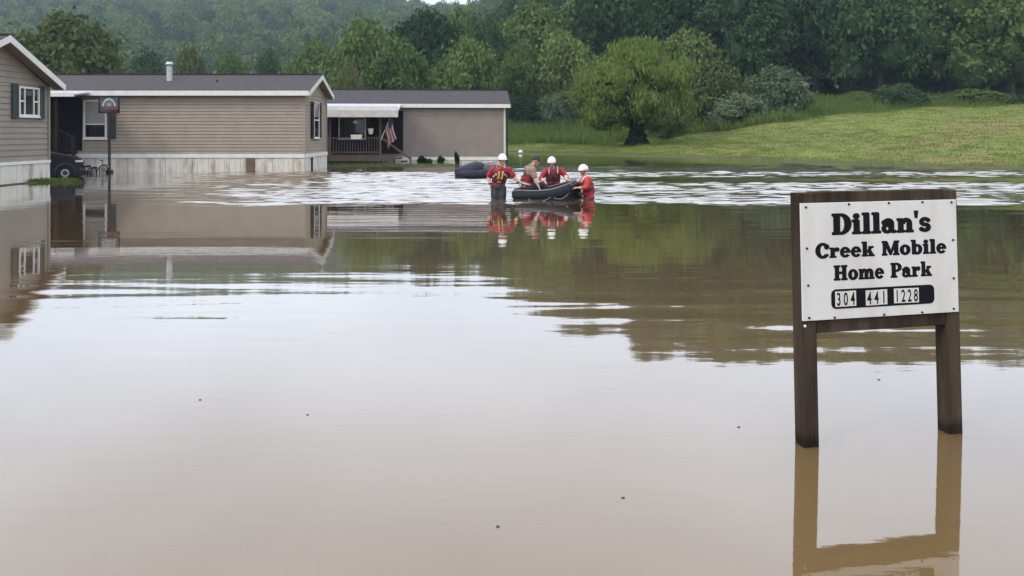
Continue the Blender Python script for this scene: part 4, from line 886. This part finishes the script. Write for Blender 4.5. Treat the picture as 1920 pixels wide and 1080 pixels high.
# ------------------------------------------------------------------ people
def hand(mb, w_, d, n, side, curl):
    d = Vector(d).normalized(); n = Vector(n); n = (n-d*n.dot(d)).normalized(); s_ = d.cross(n).normalized()*side
    mb.tube([w_-d*.01, w_+d*.02, w_+d*.06, w_+d*.092], [.025, .034, .042, .038], 10, ry=[.02, .019, .018, .014], up=n)
    for i, ln in enumerate((.070, .080, .074, .058)):
        p_ = w_+d*.085+s_*(.030-.020*i); dd = (d+s_*(.10-.07*i)).normalized(); pts = [p_]
        for k_, fr_ in enumerate((.45, .32, .23)):
            ax = dd.cross(n).normalized(); dd = (Matrix.Rotation(curl*(.7+.3*k_), 3, ax) @ dd).normalized(); p_ = p_+dd*ln*fr_; pts.append(p_)
        mb.tube(pts, [.0105, .0098, .009, .0075], 8)
    p_ = w_+d*.03+s_*.03; q_ = p_+(d*.55+s_*.7+n*.25).normalized()*.042; mb.tube([p_, q_, q_+(d*.9+s_*.15+n*.5).normalized()*.032], [.015, .0125, .009], 8)
def frame_from(fwd, tilt_up=Vector((0, 0, 1))):
    f_ = Vector(fwd).normalized(); r_ = f_.cross(tilt_up).normalized(); u_ = r_.cross(f_).normalized()
    return Matrix((r_, f_, u_)).transposed()      # columns: right, forward, up
def person(label, base, J, fwd, face, hands, outfit):
    """J: joints in world space; L/R as seen in the photo"""
    root = empty('person', base); tag(root, label, 'person', outfit.get('group')); O = Vector(base)
    g = {k_: Vector(v_)-O for k_, v_ in J.items()}; fw = Vector(fwd).normalized()
    Rh = frame_from(face); hc = g['head']
    lat = (g['shR']-g['shL']).normalized()
    def torso(mb, k=1., lo='pelvis', ext=0.):
        mid = (g['shL']+g['shR'])/2; pts = [g['pelvis']-(g['waist']-g['pelvis']).normalized()*.06, g['pelvis'], g['waist'], g['chest'], mid+Vector((0, 0, .0)), mid+Vector((0, 0, .055))]
        rx = [.10, .165, .148, .172, .165, .09]; ryy = [.08, .115, .105, .122, .095, .07]
        mb.tube(pts, [a*k+ext for a in rx], 16, ry=[a*k+ext for a in ryy], up=fw)
    def limb(mb, ks, rs, k=1., ext=0., n=12):
        pts, rr_ = [], []
        for i in range(len(ks)-1):
            a, b_ = ks[i], ks[i+1]
            for t_ in ((0, .3, .65) if i < len(ks)-2 else (0, .3, .65, 1)):
                pts.append(a.lerp(b_, t_)); base_r = rs[i]+(rs[i+1]-rs[i])*t_; rr_.append((base_r+(.010 if t_ in (.3,) else 0))*k+ext)
        mb.tube(pts, rr_, n)
    arms = [[g['sh'+s], g['el'+s], g['wr'+s]] for s in 'LR']; legs = [[g['hip'+s], g['kn'+s], g['an'+s]] for s in 'LR']
    mb = MB(); torso(mb)
    for a in arms:
        limb(mb, a, [.054, .042, .028]); mb.ball(a[0], .062)
    for l_ in legs:
        limb(mb, l_, [.085, .058, .04]); mb.ball(l_[0], (.10, .10, .11)); an = l_[2]; mb.tube([an-fw*.06, an+fw*.05-Vector((0, 0, .05)), an+fw*.17-Vector((0, 0, .07))], [.045, .045, .03], 10)
    nk = (g['shL']+g['shR'])/2; mb.tube([nk+Vector((0, 0, -.02)), nk.lerp(hc, .5), hc], [.064, .056, .052], 12)
    def hf(q):
        q = Vector(q)
        if q.z < 0: q.x *= 1+.30*q.z; q.y *= 1+.10*q.z
        if q.y > .55: q.y = .55+(q.y-.55)*.7
        return q
    mb.ball(hc, (.076, .096, .118), 20, 14, Rh, hf)
    def hp(x, y, z): return hc+Rh @ Vector((x, y, z))
    mb.tube([hp(0, .083, .02), hp(0, .100, -.012), hp(0, .112, -.034), hp(0, .088, -.044)], [.008, .011, .016, .012], 8)      # nose
    mb.tube([hp(-.04, .078, .034), hp(0, .088, .030), hp(.04, .078, .034)], .013, 8)                                        # brow
    mb.ball(hp(0, .070, -.098), (.03, .024, .02), rot=Rh)                                                                    # chin
    mb.tube([hp(-.022, .086, -.062), hp(0, .092, -.060), hp(.022, .086, -.062)], .007, 6)                                      # lips
    for sx_ in (-1, 1): mb.ball(hp(sx_*.078, -.005, -.005), (.010, .022, .032), 10, 8, Rh)
    for i, s in enumerate('LR'):
        hd = hands[i]; hand(mb, arms[i][2], hd[0], hd[1], hd[2], hd[3])
    body = mb.build('body', M['skin'], root); remesh(body, .0075, 3)
    if not body.data.materials: body.data.materials.append(M['skin'])
    for sx_ in (-1, 1):
        m = MB(); m.ball(hp(sx_*.030, .079, .012), (.012, .010, .007), 10, 8, Rh); m.build('eye', M['eye'], root, smooth=True)
    m = MB(); m.tube([hp(-.020, .094, -.061), hp(0, .100, -.061), hp(.020, .094, -.061)], .004, 6); m.build('mouth', M['lip'], root)
    # trousers
    mb = MB(); pts = [g['waist'].lerp(g['pelvis'], .35), g['pelvis'], g['pelvis']-(g['waist']-g['pelvis']).normalized()*.09]; mb.tube(pts, [.165, .185, .13], 16, ry=[.125, .14, .11], up=fw)
    for l_ in legs: limb(mb, l_, [.098, .074, .062], 1, .012); mb.ball(l_[0], (.118, .118, .12))
    remesh(mb.build('trousers', outfit['trousers'], root), .013, 3)
    # jacket or shirt
    mb = MB(); torso(mb, 1., ext=.018); slv = outfit.get('sleeve', 1.)
    for a in arms:
        el = a[1]; mb.ball(a[0], .084)
        if slv >= 1: q_ = [a[0], el, el.lerp(a[2], slv-1)]; limb(mb, q_, [.072, .060, .048], 1, .006)
        else: limb(mb, [a[0], a[0].lerp(el, slv*.5), a[0].lerp(el, slv)], [.072, .068, .066], 1, .006)
    mb.tube([nk-Vector((0, 0, .02)), nk+Vector((0, 0, .06)), nk+(hc-nk)*.35+Vector((0, 0, .01))], [.10, .080, .076], 14)
    remesh(mb.build('jacket', outfit['top'], root), .012, 3)
    if 'cuff' in outfit:
        for a in arms:
            c_ = a[1].lerp(a[2], slv-1); dv = (a[2]-a[1]).normalized(); m = MB(); m.tube([c_-dv*.045, c_+dv*.01], [.062, .055], 12); m.build('cuff', outfit['cuff'], root, smooth=True)
    # life vest
    if 'vest' in outfit:
        mid = (g['shL']+g['shR'])/2; mb = MB(); pts = [g['waist'].lerp(g['pelvis'], .25), g['waist'], g['chest'], mid.lerp(g['chest'], .25), mid+Vector((0, 0, .035))]
        mb.tube(pts, [.165, .182, .200, .165, .10], 18, ry=[.145, .158, .172, .145, .10], up=fw); vst = mb.build('life_vest', outfit['vest'], root); remesh(vst, .014, 4)
        up_ = (mid-g['waist']).normalized()
        def on(x, z_, off=.0):     # point on the vest front
            p_ = g['waist']+up_*z_; d_ = .162+.012*min(1, z_/.2)-(max(0, z_-.24))*.30; return p_+lat*x+fw*(d_*math.sqrt(max(.05, 1-(x/.205)**2))+off)
        for nm, mt_, x0_, x1_, za, zb in outfit.get('straps', ()):
            m = MB(); n_ = 6
            pts = [on(x0_+(x1_-x0_)*k_/n_, za+(zb-za)*k_/n_, .004) for k_ in range(n_+1)]; m.tube(pts, .024 if nm != 'belt' else .020, 8, ry=.010 if nm != 'belt' else .012, up=fw); m.build(nm, mt_, vst, smooth=True)
        for zc, mt_ in outfit.get('bands', ()):
            c_ = g['waist']+up_*zc; m = MB(); k_ = 1.0 if zc < .2 else .99; m.tube([c_-up_*.022, c_+up_*.022], [.204*k_]*2, 20, ry=[.177*k_]*2, up=fw, cap=False); m.build('vest_band', mt_, vst, smooth=True)
    # shoulder tapes
    if 'tape' in outfit:
        for s in 'LR':
            a = g['sh'+s]; i_ = nk.lerp(a, .55)+Vector((0, 0, .055)); m = MB(); m.tube([i_-fw*.10-Vector((0, 0, .03)), i_+Vector((0, 0, .03)), i_+fw*.10-Vector((0, 0, .02)), i_+fw*.165-Vector((0, 0, .12))], .030, 8, ry=.012, up=lat); m.build('shoulder_tape', outfit['tape'], root, smooth=True)
    # head gear
    if outfit['head'] == 'helmet':
        m = MB(); vs_, n_ = [], 20; rows = 8
        for i in range(rows+1):
            t_ = (math.pi*.55)*i/rows
            for k_ in range(n_):
                a = 2*math.pi*k_/n_; q = Vector((math.sin(t_)*math.cos(a)*.108, math.sin(t_)*math.sin(a)*.130, math.cos(t_)*.118+.030))
                if i == rows: q.z = -.002+.022*abs(math.sin(a))*(1 if math.sin(a) > 0 else -.6); q.x *= 1.04; q.y *= 1.05
                vs_.append(hp(*q))
        m.add(vs_, [(i*n_+k_, (i+1)*n_+k_, (i+1)*n_+(k_+1) % n_, i*n_+(k_+1) % n_) for i in range(rows) for k_ in range(n_)])
        hl = m.build('helmet', M['helmet'], root, smooth=True); sdm = hl.modifiers.new('thick', 'SOLIDIFY'); sdm.thickness = .012; sdm.offset = -1
        m = MB(); m.tube([hp(.112*math.cos(R(a)), .136*math.sin(R(a)), .012) for a in range(20, 161, 14)], .010, 6); m.build('brim', M['helmet'], hl, smooth=True)
        for sx_ in (-1, 1):
            m = MB(); m.tube([hp(sx_*.098, .0, .01), hp(sx_*.078, .035, -.07), hp(sx_*.02, .075, -.122)], .007, 6); m.build('chin_strap', M['blackcloth'], hl)
            for yv in (-.04, .03):
                m = MB(); m.ball(hp(sx_*.072, yv, .118), (.012, .022, .006), 8, 6, Rh); m.build('vent', M['greyrub'], hl)
    else:
        m = MB(); m.ball(hp(0, -.012, .028), (.086, .104, .106), 18, 12, Rh, lambda q: Vector((q.x, q.y, max(q.z, -.30+(.5 if q.y > .3 else 0))))); m.build('hair', M['hair'], root, smooth=True)
        m = MB(); m.tube([hp(-.07, .075, .058), hp(-.035, .125, .050), hp(.035, .125, .050), hp(.07, .075, .058)], .030, 8, ry=.007, up=Rh @ Vector((0, 0, 1))); m.build('cap_peak', M['hair'], root, smooth=True)
    for nm, mt_, a, b_, rr_ in outfit.get('extra', ()):
        m = MB(); m.tube([Vector(a)-O, Vector(b_)-O], rr_, 12); m.build(nm, mt_, root, smooth=True)
    return root
V3 = lambda x, y, Y, dy=0: px(x, y, Y)+Vector((0, dy, 0))
# left rescuer, thigh-deep, holding the boat's stern
Y = 20.05
J = dict(head=px(942, 299, Y-.02), chest=px(938, 327, Y), waist=px(935, 341, Y), pelvis=px(934, 351, Y), shL=px(924.5, 318, Y), elL=px(915.5, 332, Y+.06), wrL=px(919, 345, Y-.06), shR=px(953, 318.5, Y), elR=px(965, 332, Y-.02), wrR=px(972, 344, Y-.12),
         hipL=px(928.5, 354, Y), knL=px(928, 386, Y-.06), anL=px(928, 414, Y+.02), hipR=px(941, 354, Y), knR=px(942, 386, Y-.08), anR=px(943, 414, Y))
person('rescuer standing at left in maroon vest with yellow straps and white helmet', (J['pelvis'].x, Y, -.6), J, (.12, -1, 0), (.30, -1, -.10), [((.1, -.1, -1), (1, 0, .1), -1, .35), ((.65, -.25, -.75), (0, -.2, -1), 1, .85)],
       dict(top=M['red'], trousers=M['trouser'], sleeve=.95, vest=M['maroon'], head='helmet', straps=(('yellow_strap', M['yellow'], -.035, -.045, .07, .27), ('yellow_strap', M['yellow'], .045, .05, .07, .27), ('side_panel', M['blackcloth'], -.125, -.12, .0, .20), ('side_panel', M['blackcloth'], .125, .12, .0, .20), ('belt', M['blackcloth'], -.17, .17, .05, .05), ('pocket_patch', M['khaki'], -.05, .03, .0, .0), ('shoulder_tape', M['pink'], -.10, -.165, .20, .12), ('shoulder_tape', M['pink'], .10, .165, .20, .14)),
            extra=(('wristband', M['blackcloth'], J['wrL']+Vector((0, 0, -.015)), J['wrL']+Vector((0, 0, .03)), .038), ('glove_cuff', M['blackcloth'], J['wrR'], J['wrR']+Vector((-.02, 0, .04)), .038))))
# passenger sitting in the boat
Y = 20.2
J = dict(head=px(1005, 301.5, Y), chest=px(993, 330, Y), waist=px(987, 345, Y), pelvis=px(986, 353, Y), shL=px(989, 316, Y+.16), elL=px(992, 334, Y+.30), wrL=px(1003, 346, Y+.28), shR=px(999, 318, Y-.17), elR=px(1003, 336, Y-.24), wrR=px(1010, 350, Y-.30),
         hipL=px(990, 355, Y+.1), knL=px(1018, 346, Y+.14), anL=px(1026, 366, Y+.14), hipR=px(990, 355, Y-.1), knR=px(1018, 347, Y-.1), anR=px(1027, 366, Y-.1))
person('passenger in khaki shirt and dark cap sitting in the boat leaning forward', (J['pelvis'].x, Y, .0), J, (1, -.25, -.1), (.75, -.6, -.35), [((.8, 0, -.5), (0, 0, -1), 1, .5), ((.35, -.1, -.95), (.8, 0, .2), 1, .45)],
       dict(top=M['khaki'], trousers=M['blackcloth'], sleeve=.9, vest=M['maroon'], head='hair', bands=((.02, M['pink']), (.08, M['red']), (.15, M['red']))))
# rescuer behind the boat
Y = 20.95
J = dict(head=px(1034.5, 304, Y-.12), chest=px(1037, 330, Y), waist=px(1037, 346, Y+.05), pelvis=px(1037, 356, Y+.06), shL=px(1023, 321, Y-.02), elL=px(1014, 335, Y-.16), wrL=px(1021, 341, Y-.36), shR=px(1052, 320, Y-.02), elR=px(1062, 332, Y-.10), wrR=px(1061, 334, Y-.34),
         hipL=px(1031, 358, Y+.06), knL=px(1030, 388, Y), anL=px(1030, 412, Y+.06), hipR=px(1044, 358, Y+.06), knR=px(1045, 388, Y), anR=px(1045, 412, Y+.06))
person('rescuer in red jacket and white helmet facing us from behind the boat', (J['pelvis'].x, Y, -.62), J, (-.05, -1, -.05), (-.22, -1, -.18), [((.3, -1, -.2), (0, -.2, -1), -1, .7), ((.1, -1, -.25), (0, -.2, -1), 1, .7)],
       dict(top=M['red'], trousers=M['trouser'], sleeve=1.75, cuff=M['pink'], vest=M['maroon'], tape=M['pink'], head='helmet', straps=(('vest_zip', M['blackcloth'], 0, 0, .02, .28), ('belt', M['red'], -.17, .17, .06, .06))))
# right rescuer, hip-deep at the bow
Y = 19.85
J = dict(head=px(1094, 319, Y), chest=px(1100, 347, Y), waist=px(1103, 361, Y), pelvis=px(1104, 371, Y), shL=px(1094, 335.5, Y+.15), elL=px(1083, 349, Y+.24), wrL=px(1074, 345, Y+.22), shR=px(1103.5, 336.5, Y-.16), elR=px(1099, 352, Y-.25), wrR=px(1084, 352, Y-.20),
         hipL=px(1102, 375, Y+.1), knL=px(1094, 402, Y+.1), anL=px(1102, 422, Y+.12), hipR=px(1104, 375, Y-.1), knR=px(1097, 402, Y-.1), anR=px(1106, 422, Y-.08))
person('rescuer at the bow on the right in red and orange, seen from the side', (J['pelvis'].x, Y, -.65), J, (-1, -.30, -.08), (-1, -.45, -.12), [((-.9, 0, .1), (0, 0, -1), -1, .7), ((-1, .1, 0), (0, 0, -1), 1, .7)],
       dict(top=M['orange'], trousers=M['maroon'], sleeve=1.5, vest=M['maroon'], tape=M['pink'], head='helmet', straps=(('vest_zip', M['blackcloth'], 0, 0, .02, .28),), bands=((.0, M['red']), (.16, M['orange'])), extra=(('reflective_strip', M['pink'], px(1092, 350, Y-.22), px(1091, 361, Y-.20), .022),)))

# ------------------------------------------------------------------ hazy air
m = MB(); m.box((-880, -50, -3), (640, 900, 175)); hz = m.build('haze', None); tag(hz, 'thin damp haze in the valley air', kind='stuff')
mh = bpy.data.materials.new('haze'); mh.use_nodes = True; t = mh.node_tree; t.nodes.clear(); o = t.nodes.new('ShaderNodeOutputMaterial'); v = t.nodes.new('ShaderNodeVolumePrincipled')
v.inputs['Color'].default_value = (.66, .84, 1, 1); v.inputs['Density'].default_value = .0003; v.inputs['Anisotropy'].default_value = .2; t.links.new(v.outputs[0], o.inputs['Volume']); hz.data.materials.append(mh)
